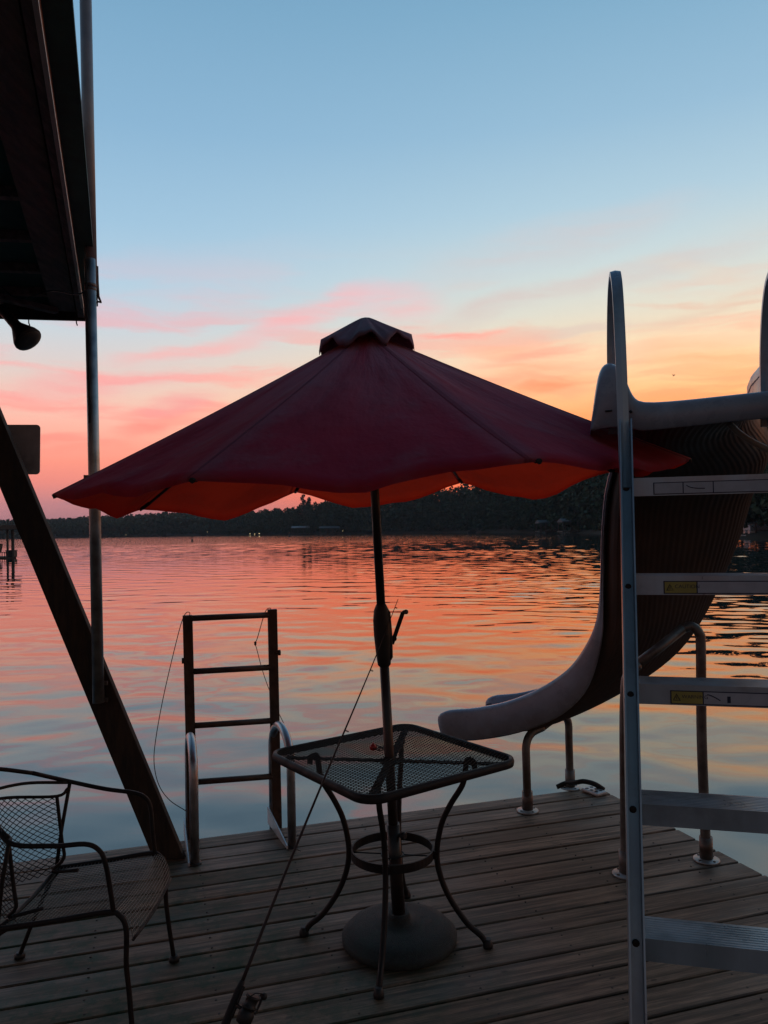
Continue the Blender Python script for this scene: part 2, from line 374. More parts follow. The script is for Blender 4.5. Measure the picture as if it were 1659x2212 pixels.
# shoreline: (pixel x, distance)
shore = [(-700, 560), (-200, 520), (120, 485), (300, 470), (440, 440), (560, 390), (700, 350), (850, 330), (1000, 300), (1130, 235), (1250, 190), (1340, 150), (1440, 118), (1560, 98), (1660, 88), (1800, 80), (2100, 74), (2600, 70)]
def shore_pt(px, back=0.):
    for (a, da), (b, db) in zip(shore, shore[1:]):
        if a <= px <= b:
            t = (px-a)/(b-a); d = da+(db-da)*t; break
    else: d = shore[-1][1]
    v = ray(px, 1140); return Vector((v.x*(d+back), d+back, 0))
rows = []
for back, z in ((-1.5, WZ-.4), (1.5, WZ+.25), (8, .6), (40, 3.0), (160, 9), (900, 12)):
    rows.append([shore_pt(px, back)+Vector((0, 0, z)) for px in range(-700, 2601, 60)])
lm = MB().grid(rows); tag(lm.build('far_bank_terrain', M['land']), 'dark wooded bank of land on the far side of the lake', kind='structure')
# lake bed under everything so that the ground is one sheet
tag(MB().add([(-3000, -300, -4), (3000, -300, -4), (3000, 3500, -4), (-3000, 3500, -4)], [(0, 1, 2, 3)]).build('lake_bed', M['land']), 'lake bed below the water', kind='structure')

# woodland
def leafball(mb, c, rx, rz, n, q):
    for _ in range(n):
        a = random.random()*6.283; u = random.uniform(-1, 1); s = math.sqrt(1-u*u); rr = random.uniform(.65, 1.05)
        p = Vector((c[0]+math.cos(a)*s*rx*rr, c[1]+math.sin(a)*s*rx*rr, c[2]+u*rz*rr))
        d1 = Vector((random.gauss(0, 1), random.gauss(0, 1), random.gauss(0, .6))).normalized(); d2 = d1.cross(Vector((random.gauss(0, 1), random.gauss(0, 1), random.gauss(0, 1)))).normalized()
        k = q*random.uniform(.5, 1.3)
        mb.add([p+d1*k, p+d2*k*.8, p-d1*k*.9, p-d2*k], [(0, 1, 2, 3)])
def broad_tree(mb, p, h, w, dens=1., q=.5):
    n = random.randint(6, 9)
    for i in range(n):
        t = i/(n-1); a = random.random()*6.28
        rr = w*(.62*math.sin(math.pi*(.25+.7*t)))
        c = p+Vector((math.cos(a)*rr*.55, math.sin(a)*rr*.55, h*(.22+.68*t)))
        leafball(mb, c, w*random.uniform(.3, .5)*(1-.35*t), h*random.uniform(.11, .17), int(26*dens), q)
def trunk(mb, p, h, r):
    mb.tube([p, p+Vector((random.uniform(-.2, .2), 0, h*.5)), p+Vector((random.uniform(-.4, .4), 0, h*.92))], [r, r*.7, r*.2], 6)
# far hill, left
fh = MB()
for px in range(-660, 470, 7):
    for back in (4, 22, 55, 110, 190):
        p = shore_pt(px+random.uniform(-3, 3), back+random.uniform(-6, 6))
        hz = {4: .6, 22: 1.8, 55: 3.6, 110: 6.4, 190: 9}[back]
        ht = (7+3*(px > -100)) * random.uniform(.9, 1.06)*(1 if px < 120 else 1+.35*min(1, (px-120)/250))*.95
        p.z = hz-1; broad_tree(fh, p, ht*.8, 6.5, .6, 1.0)
tag(fh.build('far_hill_woodland', M['leaf']), 'distant low wooded hill along the lake on the left horizon', 'woodland', kind='stuff')
hd = MB()
def head_h(px):
    st = [(430, 8), (480, 11), (560, 12), (640, 13.6), (700, 15), (850, 18), (1000, 19), (1130, 17), (1250, 16), (1340, 15)]
    for (a, ha), (b, hb) in zip(st, st[1:]):
        if a <= px <= b: return ha+(hb-ha)*(px-a)/(b-a)
    return st[-1][1]
for px in range(440, 1345, 11):
    for back in (3, 12, 26, 50):
        p = shore_pt(px+random.uniform(-5, 5), back+random.uniform(-3, 3)); p.z = {3: .2, 12: .8, 26: 1.8, 50: 3.2}[back]-.6
        broad_tree(hd, p, head_h(px)*random.uniform(.8, 1.0)*(.62 if back == 3 else .95), 6.0, 2.2, .55)
tag(hd.build('headland_woodland', M['leaf']), 'dark mass of woodland on the headland behind the umbrella pole', 'woodland', kind='stuff')
rb = MB()
for px in range(1345, 2300, 24):
    for back in (2, 8, 17, 30):
        p = shore_pt(px+random.uniform(-8, 8), back+random.uniform(-2, 2)); p.z = .2+back*.05
        broad_tree(rb, p, random.uniform(10, 13.5)*(.6 if back == 2 else 1), 3.6, 1.6, .42)
tag(rb.build('right_bank_woodland', M['leaf']), 'close dark woodland on the right bank behind the slide', 'woodland', kind='stuff')
# pines that stand clear of the mass
def pine(px, back, h, label):
    p = shore_pt(px, back); p.z = 1.0
    r = thing('pine_tree', label, 'tree', p, 'pines standing clear of the headland wood')
    t = MB(); trunk(t, p, h, .28); t.build('trunk', M['bark'], r)
    c = MB()
    for k in range(7):
        a = random.random()*6.28; zz = h*(.55+.43*k/6)
        leafball(c, p+Vector((math.cos(a)*1.5*(1-k/8), math.sin(a)*1.2, zz)), 1.7*(1-.5*k/6), .9, 46, .45)
    c.build('crown', M['needle'], r)
pine(655, 20, 17.6, 'tallest ragged pine, showing against the pink sky left of the umbrella pole')
pine(668, 28, 16.4, 'shorter pine just right of the tallest ragged pine')
pine(745, 22, 17.0, 'pine half hidden behind the umbrella edge left of the pole')
pine(1010, 22, 18.5, 'pine rising behind the umbrella edge right of the pole')

# ------------------------------------------------------------------ distant boathouses, buoys, lights
def boathouse(px, wid, roofz, label, roofmat, deep=6, name='boathouse', off=-3, boat=False):
    c = shore_pt(px, off); c.z = WZ
    r = thing(name, label, 'boathouse', c, 'boathouses along the far shore')
    h = roofz
    rf = MB(); a = .7
    rf.add([c+Vector((-wid/2, -deep/2, h)), c+Vector((wid/2, -deep/2, h)), c+Vector((wid/2, 0, h+a)), c+Vector((-wid/2, 0, h+a)), c+Vector((wid/2, deep/2, h)), c+Vector((-wid/2, deep/2, h)),
            c+Vector((-wid/2, -deep/2, h-.25)), c+Vector((wid/2, -deep/2, h-.25)), c+Vector((wid/2, deep/2, h-.25)), c+Vector((-wid/2, deep/2, h-.25))],
           [(0, 1, 2, 3), (3, 2, 4, 5), (6, 7, 1, 0), (7, 8, 4, 2, 1), (8, 9, 5, 4), (9, 6, 0, 3, 5), (9, 8, 7, 6)])
    rf.build('roof', roofmat, r)
    dk = MB().box(c+Vector((0, 0, .45)), (1, 0, 0), (0, 1, 0), K, wid, deep, .22); dk.build('dock_floor', M['dockwood'], r)
    for i in range(4):
        for j in (-1, 1):
            x = -wid/2+.3+i*(wid-.6)/3
            MB().box(c+Vector((x, j*(deep/2-.3), h/2-.3)), (1, 0, 0), (0, 1, 0), K, .18, .18, h+.3).build('post', M['dockwood'], r)
    return r
boathouse(650, 8.5, 3.2, 'far boathouse with a pale tin roof, left of the umbrella pole', mat('pale_tin', (.2, .22, .24), .6))
boathouse(712, 9, 2.8, 'far low boathouse with a dark roof just left of the umbrella pole', M['docktin'])
boathouse(1180, 5, 2.9, 'small far boathouse under the right part of the umbrella', M['docktin'])
boathouse(1235, 6, 3.0, 'dark far boathouse nearest the slide on the left', M['docktin'])
# lit lamps on the far shore
lampm = bpy.data.materials.new('lamp_glow'); lampm.use_nodes = True
lt = NT(lampm.node_tree); lt.n.clear(); e = lt.new('ShaderNodeEmission'); e.inputs[0].default_value = (1, .75, .35, 1); e.inputs[1].default_value = 1.6; lo = lt.new('ShaderNodeOutputMaterial'); lt.l.new(e.outputs[0], lo.inputs[0])
for px, py, lb, rr in ((540, 1153, 'leftmost lit lamp of three on the far dock', .16), (550, 1153.5, 'middle lit lamp of three on the far dock', .14), (560, 1152.5, 'rightmost lit lamp of three on the far dock', .2),
                   (448, 1149, 'pale lit lamp low on the shore left of the three dock lamps', .1), (272, 1156, 'tiny lit lamp on the far left shore near the pipe mast', .1), (740, 1147, 'tiny lit lamp beside the low boathouse', .1)):
    p = shore_pt(px, -4.0); q = D(px, py, p.y)
    r = thing('dock_lamp', lb, 'lamp', (q.x, q.y, WZ), 'lit lamps on the far shore')
    MB().tube([(q.x, q.y, WZ), (q.x, q.y, q.z)], .06, 6).build('post', M['dockwood'], r)
    MB().lathe((q.x, q.y, q.z-rr), K, [(0, .02), (rr*.3, rr*.9), (rr, rr), (rr*1.7, rr*.6), (rr*2, .02)], 8).build('lamp_bulb', lampm, r)
# buoys
for px, py, d, lb in ((415, 1169, 150, 'white banded marker buoy on the water left of the umbrella pole'), (625, 1158.5, 260, 'far tiny marker buoy on the water below the boathouses')):
    q = Z(px, py+1, WZ); d = q.y
    r = thing('marker_buoy', lb, 'buoy', (q.x, q.y, WZ), 'marker buoys on the lake')
    s = d/130
    MB().lathe((q.x, q.y, WZ-.1), K, [(0, .1*s), (.1*s, .16*s), (.35*s, .16*s), (.42*s, .08*s), (.95*s, .07*s), (1.0*s, .02)], 12).build('float', M['docktin'], r)
    MB().lathe((q.x, q.y, WZ+.6*s), K, [(0, .085*s), (.12*s, .085*s)], 12).build('band', mat('buoy_orange', (.4, .1, .03), .5), r)
# small motor boat far out
q = Z(1019, 1150, WZ)
q = Vector((D(1019, 1146, 255).x, 255, WZ))
r = thing('fishing_boat', 'tiny dark fishing boat far out on the bright water', 'boat', q)
hb = MB()
hb.add([q+Vector((-1.3, 0, .0)), q+Vector((1.2, 0, 0)), q+Vector((1.7, 0, .55)), q+Vector((-1.4, 0, .5)), q+Vector((-1.3, 1.4, 0)), q+Vector((1.2, 1.4, 0)), q+Vector((1.7, 1.0, .55)), q+Vector((-1.4, 1.5, .5))],
       [(0, 1, 2, 3), (5, 4, 7, 6), (1, 5, 6, 2), (4, 0, 3, 7), (3, 2, 6, 7)]); hb.build('hull', M['rubber'], r)
MB().tube([q+Vector((-.2, .7, .5)), q+Vector((-.2, .7, .9)), q+Vector((-.15, .7, 1.25))], [.28, .22, .12], 8).build('seated_figure', M['rubber'], r)

# covered swim dock, left edge
q = Z(5, 1207, WZ)
r = thing('covered_dock', 'covered swim dock at the left edge with dark roof and posts', 'dock', q, )
AY = Vector((-.494, 1, 0))
def dq(x, y, z): return q+Vector((x, 0, z))+AY*(y+1)
fl_ = MB(); c8 = [dq(x, y, z) for z in (-.02, .14) for x, y in ((-5, -1), (1.3, -1), (1.3, 3.6), (-5, 3.6))]
fl_.add(c8, [(3, 2, 1, 0), (4, 5, 6, 7), (0, 1, 5, 4), (1, 2, 6, 5), (2, 3, 7, 6), (3, 0, 4, 7)]); fl_.build('dock_floor', M['dockwood'], r)
zt = D(5, 1144, q.y).z-WZ
rf = MB(); c8 = [dq(x, y, z) for x, y, z in ((-5, -1.5, zt), (1.75, -1.5, zt), (1.75, 4, zt), (-5, 4, zt), (-5, -1.5, zt+.42), (.9, -1.5, zt+.40), (1.75, -1.5, zt+.52), (1.75, 4, zt+.52), (.9, 4, zt+.40), (-5, 4, zt+.95))]
rf.add(c8, [(3, 2, 1, 0), (0, 1, 6, 5, 4), (1, 2, 7, 6), (4, 5, 8, 9), (5, 6, 7, 8), (2, 3, 9, 8, 7), (3, 0, 4, 9)]); rf.build('roof', mat('dock_canopy_brown', (.14, .11, .09), .85), r)
for dx, dy in ((1.03, -1), (.5, -.9), (1.0, 3.5), (-4.5, -.9), (-4.5, 3.5)):
    p = dq(dx, dy, 0); MB().bar(p-K*.1, p+K*(zt-.003), .15, .15, side=(1, 0, 0)).build('post', M['dockwood'], r)
q2 = dq(.86, -.6, .142)
r2 = thing('storage_bin', 'dark storage bin standing on the covered swim dock', 'bin', q2)
MB().box(q2+Vector((0, 0, .28)), (1, 0, 0), (0, 1, 0), K, .8, .6, .56).build('bin_body', M['rubber'], r2, bevel=.04)
MB().box(q2+Vector((0, 0, .6)), (1, 0, 0), (0, 1, 0), K, .86, .66, .07).build('bin_lid', M['rubber'], r2, bevel=.02)
q3 = dq(.1, -.5, .142)
r3 = thing('dock_chair', 'small dark chair beside the bin on the covered swim dock', 'chair', q3)
MB().box(q3+Vector((0, 0, .45)), (1, 0, 0), (0, 1, 0), K, .55, .5, .06).build('seat', M['rubber'], r3)
MB().box(q3+Vector((-.25, 0, .85)), (1, 0, -.2), (0, 1, 0), (.2, 0, 1), .06, .5, .8).build('backrest', M['rubber'], r3)
for i in (-1, 1):
    for j in (-1, 1): MB().box(q3+Vector((i*.22, j*.2, .21)), (1, 0, 0), (0, 1, 0), K, .05, .05, .42).build('leg', M['rubber'], r3)

# neighbour's dock and boat on the right bank
q = Z(1640, 1163, WZ)
r = thing('boat_dock', 'covered boat dock on the right bank seen behind the slide', 'dock', q)
MB().box(q+Vector((3.2, 1.5, .35)), (1, 0, 0), (0, 1, 0), K, 10.4, 4.5, .22).build('dock_floor', mat('dock_pale', (.3, .29, .27), .7), r)
zt = D(1640, 1101, q.y).z-WZ
rf = MB().box(q+Vector((3.6, 1.5, zt)), (1, 0, 0), (0, 1, 0), K, 9.2, 4.8, .32); rf.build('roof', mat('boat_dock_roof', (.2, .24, .26), .6), r)
for dx in (-.6, 2.2, 5, 7.8):
    for dy in (-.4, 3.4): MB().box(q+Vector((dx, dy, zt/2+.1)), (1, 0, 0), (0, 1, 0), K, .14, .14, zt-.5).build('post', M['dockwood'], r)
MB().bar(q+Vector((-1.3, -.4, 1.7)), q+Vector((-.5, -.4, 1.1)), .06, .06).build('brace', M['dockwood'], r)
b = q+Vector((1.6, .3, .6))
rb_ = thing('pontoon_boat', 'white pontoon boat moored under the roof of the right bank dock', 'boat', b)
hb = MB().box(b+Vector((0, .9, .75)), (1, 0, 0), (0, 1, 0), K, 5.2, 2.0, .7); hb.build('cabin_panel', M['boatwhite'], rb_, bevel=.1)
for dx in (-1.9, -.3, 1.3):
    MB().box(b+Vector((dx, -.13, .78)), (1, 0, 0), (0, 1, 0), K, .05, .04, .66).build('panel_joint', M['rubber'], rb_)
MB().tube([b+Vector((-2.6, .3, .18)), b+Vector((2.6, .3, .18))], .26, 10).build('pontoon', M['galv'], rb_)
MB().tube([b+Vector((-2.6, 1.5, .18)), b+Vector((2.6, 1.5, .18))], .26, 10).build('pontoon', M['galv'], rb_)

# ------------------------------------------------------------------ deck
C0 = Z(1290, 1700, 0)
RE = (Z(1659, 1895, 0)-C0).normalized()                 # right edge runs towards the viewer
corner_far = C0
dk = MB(); PW_, GAP = .1380, .0090
def line_x(p, d, q, e):                                  # intersection of p+s d with q+t e, returns s
    den = d.x*e.y-d.y*e.x; return ((q.x-p.x)*e.y-(q.y-p.y)*e.x)/den
for i in range(46):
    v0 = i*(PW_+GAP); o = corner_far-V*(v0+PW_/2)
    js = random.uniform(-.004, .004)
    sa = line_x(o+V*PW_/2, U, C0, RE)+js; sb = line_x(o-V*PW_/2, U, C0, RE)+js
    cuts = [-6.5]
    if i % 3 == 1: cuts.append(random.uniform(-4.6, -3.6))
    cuts.append(None)
    dz = random.uniform(-.0012, .0012); w2 = PW_/2*random.uniform(.975, 1.0)
    for a, b_ in zip(cuts, cuts[1:]):
        e1 = b_-.002 if b_ is not None else sa; e2 = b_-.002 if b_ is not None else sb
        tz = Vector((0, 0, dz)); t2 = Vector((0, 0, -.036))
        vs = [o+U*a-V*w2, o+U*e2-V*w2, o+U*e1+V*w2, o+U*a+V*w2]
        c4 = .004
        ins = [vs[0]+V*c4, vs[1]+V*c4-U*c4*.0, vs[2]-V*c4, vs[3]-V*c4]
        low = [v+Vector((0, 0, -.004)) for v in vs]
        dk.add([v+tz for v in ins]+[v+tz for v in low]+[v+t2 for v in vs],
               [(0, 1, 2, 3), (4, 5, 1, 0), (5, 6, 2, 1), (6, 7, 3, 2), (7, 4, 0, 3), (8, 9, 5, 4), (9, 10, 6, 5), (10, 11, 7, 6), (11, 8, 4, 7), (11, 10, 9, 8)])
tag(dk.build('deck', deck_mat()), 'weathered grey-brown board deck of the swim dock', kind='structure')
sw = MB()
for i in range(46):
    o = corner_far-V*(i*(PW_+GAP)+PW_/2); send = line_x(o, U, C0, RE)
    for sj in range(-13, 1):
        for q_ in (-.042, .042):
            ps = sj*.45-.2+random.uniform(-.006, .006)
            if ps > send-.02: continue
            sw.lathe(o+U*ps+V*(q_+random.uniform(-.005, .005))-K*.0015, K, [(0, .0045), (.0032, .0045)], 6)
tag(sw.build('deck_screws', M['screw']), 'dark screw heads in rows along the deck boards', kind='structure')
# joists and fascia below the boards
js = MB()
for s in range(-13, 1):
    a = corner_far+U*(s*.45-.2)-V*.06; js.bar(a-K*.11, a-V*6.2-K*.11, .14, .04)
js.bar(corner_far-U*6.5-V*.02-K*.12, corner_far-U*.02-V*.02-K*.12, .16, .038)
js.bar(C0-U*.04-V*.08-K*.12, C0-U*.04+RE*6.4-K*.12, .16, .038)
tag(js.build('deck_frame', M['timber']), 'joists and edge beams under the deck', kind='structure')

# ------------------------------------------------------------------ boathouse roof overhead (left)
RZ = 3.0
A = Z(150, 0, RZ); B = Z(203, 592, RZ); ed = (A-B).normalized()     # right edge, towards viewer
FC = Z(186, 694, RZ); FC = B-ed*((FC-B).dot(-ed))
fl = (Z(0, 690, RZ)-FC); fl.z = 0; fl.normalize()                   # far edge, leftwards
inn = Vector((ed.y, -ed.x, 0)); inn = inn if inn.x < 0 else -inn
roof = thing('boathouse_roof', 'dark boathouse roof overhang seen from below, top left', 'roof', FC)
def rp4(z, i0=0., far=0., near=4.4, left=7.5):
    a = FC+inn*i0+ed*far; return [a+K*z, a+ed*near+K*z, a+ed*near+fl*left+K*z, a+fl*left+K*z]
sh = MB(); lo_ = rp4(.10); hi_ = rp4(.13); sh.add(lo_+hi_, [(3, 2, 1, 0), (4, 5, 6, 7), (0, 1, 5, 4), (1, 2, 6, 5), (2, 3, 7, 6), (3, 0, 4, 7)])
sh.build('roof_sheet', M['soffit'], roof)
ib = .10
rk = MB(); a = FC+inn*.10+ed*.04; rk.bar(a+K*.055, a+ed*4.3+K*.055, .09, .038); rk.build('rake_board', M['timber_edge'], roof)
st = MB(); a = FC+inn*.082+ed*.3; st.bar(a+K*.004, a+ed*4.05+K*.004, .012, .015); st.build('edge_light_strip', M['strip'], roof)  # pale strip painted in for light caught along the board's lower edge
r2_ = MB(); a = FC+inn*.20+ed*.04; r2_.bar(a+K*.07, a+ed*4.3+K*.07, .055, .14, side=(0, 0, 1)); r2_.build('inner_rafter', M['timber_edge'], roof)
ff = MB(); a = FC+ed*.02+inn*.02; ff.bar(a+K*.05, a+fl*7.4+K*.05, .10, .03); ff.build('far_fascia', M['timber'], roof)
for k, s in enumerate((.32, .75, 1.22, 1.72, 2.25, 2.8, 3.4, 4.0)):
    a = FC+ed*s+inn*.24; MB().bar(a+K*.075, a+fl*7+K*.075, .045, .04).build('purlin', M['timber_edge'], roof)
a = FC+inn*.24+ed*.12; MB().bar(a+K*.02, a+fl*1.0+ed*.9+K*.02, .03, .05).build('diagonal_strap', M['timber_edge'], roof)
for px in (62, 165):
    p = Z(px, 693, RZ); MB().tube([p+K*.06, p-K*.012, p+Vector((.006, 0, -.03))], .004, 6).build('nail', M['rust'], roof)
# wire clipped under the roof
tag(MB().tube(bez([D(0, 618, 4.4), D(40, 645, 4.35), D(110, 628, 4.25), D(160, 636, 4.05), D(190, 628, 3.97)]), .004, 6).build('electric_wire', M['rubber']), 'thin black wire looping under the roof to the pipe mast', 'wire')

# floodlight
f0 = D(2, 664, 4.55); f1 = D(60, 733, 4.5); ax = (f1-f0).normalized(); L = (f1-f0).length
fld = thing('floodlight', 'dark cone floodlight hanging below the far roof edge at left', 'lamp', f0)
MB().lathe(f0, ax, [(0, .02), (.005, .03), (L*.55, .031), (L*.62, .036), (L*.93, .078), (L*1.0, .083), (L*1.03, .08)], 20).build('lamp_shade', M['rubber'], fld)
MB().lathe(f0+ax*(L*1.03), ax, [(0, .076), (.006, .07), (.012, .03)], 20).build('lens', M['rubber'], fld)
MB().tube([f0+K*.12+fl*.03, f0+K*.03, f0+ax*.03], .014, 8).build('bracket', M['strip'], fld)
MB().lathe(f0+K*.1+fl*.03, K, [(0, .045), (.03, .045)], 16).build('mounting_cap', M['strip'], fld)

# diagonal timber brace
bm_ = MB(); c1 = Z(372, 1858, 0.0); c1.y = 3.95; c1.x = -1.115; c0 = D(-3, 958, 3.95); dirb = (c0-c1).normalized()
top = c1+dirb*((3.04-c1.z)/dirb.z)
low = c1-dirb*.0
n_ = Vector((0, 1, 0)).cross(dirb).normalized(); s_b = .072
def beam_pt(z, k, dy):
    p = c1+dirb*((z-c1.z)/dirb.z); return Vector((p.x+k*s_b/abs(dirb.z), p.y+dy, z))
vs = [beam_pt(.002, -1, -.02), beam_pt(.002, 1, -.02), beam_pt(3.05, 1, -.02), beam_pt(3.05, -1, -.02), beam_pt(.002, -1, .02), beam_pt(.002, 1, .02), beam_pt(3.05, 1, .02), beam_pt(3.05, -1, .02)]
bm_.add(vs, [(0, 1, 2, 3), (7, 6, 5, 4), (1, 5, 6, 2), (0, 3, 7, 4), (3, 2, 6, 7), (4, 5, 1, 0)])
br = bm_.build('timber_brace', M['timber'], None, origin=c1, bevel=.003)
tag(br, 'dark slanting timber brace rising from the deck to the roof', 'timber post')
# mast pipe
m0 = D(213, 1518, 3.89); m1_ = D(187, 200, 3.89); dm_ = (m1_-m0).normalized()
mast = thing('pipe_mast', 'tall grey metal pipe mast bolted to the slanting timber', 'pole', m0)
jn = m0+dm_*((D(197, 560, 3.89).z-m0.z)/dm_.z); tp = m0+dm_*3.9
MB().tube([m0, jn], .0280, 20).build('lower_pipe', M['galv'], mast)
MB().tube([jn-dm_*.15+Vector((.0, .012, 0)), tp+Vector((0, .012, 0))], .0295, 20).build('upper_pipe', mat('grey_upper_pipe', (.27, .26, .26), .5, .3, .2, 6), mast)
MB().lathe(jn-dm_*.16, dm_, [(0, .028), (.001, .0292), (.012, .0292), (.013, .028), (.02, .028), (.021, .0292), (.033, .0292), (.034, .028)], 20).build('strap', M['galv_dull'], mast)
for (x, y) in ((213, 1515), (212, 1478)):
    p = m0+dm_*((D(x, y, 3.89).z-m0.z)/dm_.z)
    MB().box(p+Vector((0, .028, 0)), (1, 0, 0), (0, 1, 0), K, .075, .012, .02).tube([p+Vector((a_, .02, 0)) for a_ in (-.032, -.0319)], .007, 6).build('clamp', M['galv_dull'], mast)
MB().tube([m0+dm_*(1.4)+Vector((-.006, -.0275, 0)), m0+dm_*2.2+Vector((-.012, -.026, 0)), m0+dm_*2.9+Vector((-.016, -.024, 0))], .0035, 6).build('cable', M['rubber'], mast)
p = D(190, 1031, 3.88); MB().box(p+Vector((-.006, 0, 0)), (1, 0, 0), (0, 1, 0), K, .02, .015, .022).tube([p+Vector((-.018, 0, -.01)), p+Vector((-.018, 0, .012))], .004, 6).build('bolt', M['galv_dull'], mast)
p = D(210, 575, 3.92); MB().tube([p, D(211, 610, 3.93), D(212, 640, 3.93), D(218, 652, 3.93)], [.006, .006, .008, .004], 6).bar(D(208, 651, 3.93), D(219, 653, 3.93), .008, .01).build('hook', M['rust'], mast)

# sign back
s0 = D(38, 971, 4.06); sw, shh = .235, .262
sg = MB(); n = 6; rc = .02; pts = []
ux = Vector((1, 0, -.02)).normalized(); uz = Vector((.02, 0, 1)).normalized()
for cx_, cz_, a0 in ((1, 1, 0), (-1, 1, 90), (-1, -1, 180), (1, -1, 270)):
    for k in range(n+1):
        a = math.radians(a0+90*k/n); pts.append(((sw/2-rc)*cx_+rc*math.cos(a), (shh/2-rc)*cz_+rc*math.sin(a)))
fr = [s0+ux*x+uz*z for x, z in pts]; bk = [p+Vector((0, .004, 0)) for p in fr]; m_ = len(pts)
sg.add(fr+bk, [tuple(reversed(range(m_))), tuple(range(m_, 2*m_))]+[(i, (i+1) % m_, m_+(i+1) % m_, m_+i) for i in range(m_)])
sgr = sg.build('sign_plate', M['plate'], None, origin=s0)
tag(sgr, 'blank grey back of a rounded metal sign fixed behind the slanting timber', 'sign')
for dz in (-.08, .08):
    p = s0+ux*-.07+uz*dz; MB().tube([p-Vector((0, .045, 0)), p+Vector((0, .006, 0))], .012, 8).build('fixing_bolt', M['galv_dull'], sgr)

# ------------------------------------------------------------------ swim ladder
lb = Z(418, 1812, -.02); lb = Vector((D(418, 1812, 4.3).x, 4.22, -.1)); rb0 = Vector((0, 0, 0))
lt_ = D(405, 1329, 4.20); lt2 = D(588, 1316, 4.36)
lbo = D(418, 1860, 4.24); lbo2 = D(599, 1800, 4.39)
lbo = lt_+(lbo-lt_)*1.25; lbo2 = lt2+(lbo2-lt2)*1.35
LW = 1
lad = thing('swim_ladder', 'brown metal swim ladder pulled up above the deck edge', 'ladder', (lbo+lbo2)/2)
for a, b_ in ((lbo, lt_), (lbo2, lt2)):
    MB().bar(a, b_, .052, .03, side=U).build('side_rail', M['rust'], lad, bevel=.004)
for yl, yr in ((1336, 1328), (1451, 1441), (1568, 1556), (1690, 1676)):
    tl = (yl-1329)/(1860-1329); tr = (yr-1316)/(1800-1316)
    a = lt_+(lbo-lt_)/1.25*tl; b_ = lt2+(lbo2-lt2)/1.35*tr
    MB().tube([a+U*.02, b_-U*.02], .0165, 12).build('rung', M['rust'], lad)
for p, s in ((D(400, 1427, 4.21), -1), (D(599, 1410, 4.36), 1)):
    MB().tube([p-U*s*.012, p+U*s*.012], .008, 8).tube([p+U*s*.006, p+U*s*.018], .016, 6).build('bolt', M['rust'], lad)
def cord(pts, label, r=.0022):
    tag(MB().tube(bez(pts, 8), r, 6).build('cord', M['string'], None), label, 'cord', 'cords hanging from the swim ladder')
cord([D(408, 1334, 4.2), D(410, 1324, 4.2), D(402, 1324, 4.19), D(392, 1345, 4.19), D(375, 1410, 4.18), D(352, 1510, 4.16), D(336, 1600, 4.13), D(333, 1650, 4.12), D(343, 1695, 4.11), D(366, 1728, 4.10), D(402, 1752, 4.08)], 'cord bowing out left of the swim ladder')
cord([D(584, 1322, 4.36), D(584, 1314, 4.36), D(577, 1316, 4.35), D(570, 1330, 4.35), D(556, 1378, 4.34), D(551, 1391, 4.34), D(554, 1400, 4.35), D(566, 1445, 4.36), D(580, 1486, 4.40), D(600, 1535, 4.40), D(613, 1563, 4.38)], 'knotted cord hanging inside the right rail of the swim ladder')
tag(MB().lathe(D(551.5, 1390, 4.34), K, [(-.012, .002), (-.006, .007), (0, .006), (.006, .008), (.012, .002)], 8).build('cord_knot', M['string']), 'small knot in the cord on the right of the swim ladder', 'knot')
def grab(nb, fb, ztop, label):
    g = thing('grab_rail', label, 'handrail', nb, 'grab rails beside the swim ladder')
    pts = [nb, nb+K*(ztop-.16)]; mid = (nb+fb)/2; R_ = (fb-nb)/2
    for k in range(1, 12):
        a = math.pi*k/12; pts.append(mid-R_*math.cos(a)+K*(ztop-.16+.16*math.sin(a)))
    pts += [fb+K*(ztop-.16), fb-K*.25]
    MB().tube(pts, .0225, 16).build('rail_tube', M['chrome'], g)
    p = (nb+fb)/2
    b1 = MB(); w_ = -U*.026
    b1.add([nb+w_+K*.004-V*.03, fb+w_+K*.004, fb+w_+K*.10, nb+w_+K*.02-V*.03, nb+w_*1.25+K*.004-V*.03, fb+w_*1.25+K*.004, fb+w_*1.25+K*.10, nb+w_*1.25+K*.02-V*.03],
           [(0, 1, 2, 3), (7, 6, 5, 4), (0, 4, 5, 1), (1, 5, 6, 2), (2, 6, 7, 3), (3, 7, 4, 0)])
    b1.build('mounting_plate', mat('pale_bracket', (.6, .6, .6), .4, .4), g)
    MB().lathe(nb, K, [(0, .034), (.006, .034), (.007, .024)], 16).build('foot', M['rubber'], g)
    return g
v_ = V*.36
grab(Z(421, 1866, 0), Z(421, 1866, 0)+Vector((-.115, .36, 0)), .575, 'shiny bent grab rail left of the swim ladder, nearest the slanting timber')
grab(Z(631, 1829, 0), Z(631, 1829, 0)+Vector((-.145, .33, 0)), .585, 'shiny bent grab rail right of the swim ladder, behind the table corner')

# ------------------------------------------------------------------ umbrella
UB = Vector((.029, 3.13, 0)); tiltv = (D(812, 1080, 3.13)-D(861, 1975, 3.13)); axu = Vector((tiltv.x, -.055, tiltv.z)).normalized()
umb = thing('patio_umbrella', 'large red patio umbrella open over the mesh table', 'umbrella', UB)
def up_(z): return UB+axu*(z/axu.z)
MB().tube([up_(.1), up_(1.25)], .019, 20).tube([up_(1.25), up_(2.40)], .0175, 20).build('pole', M['pole'], umb)
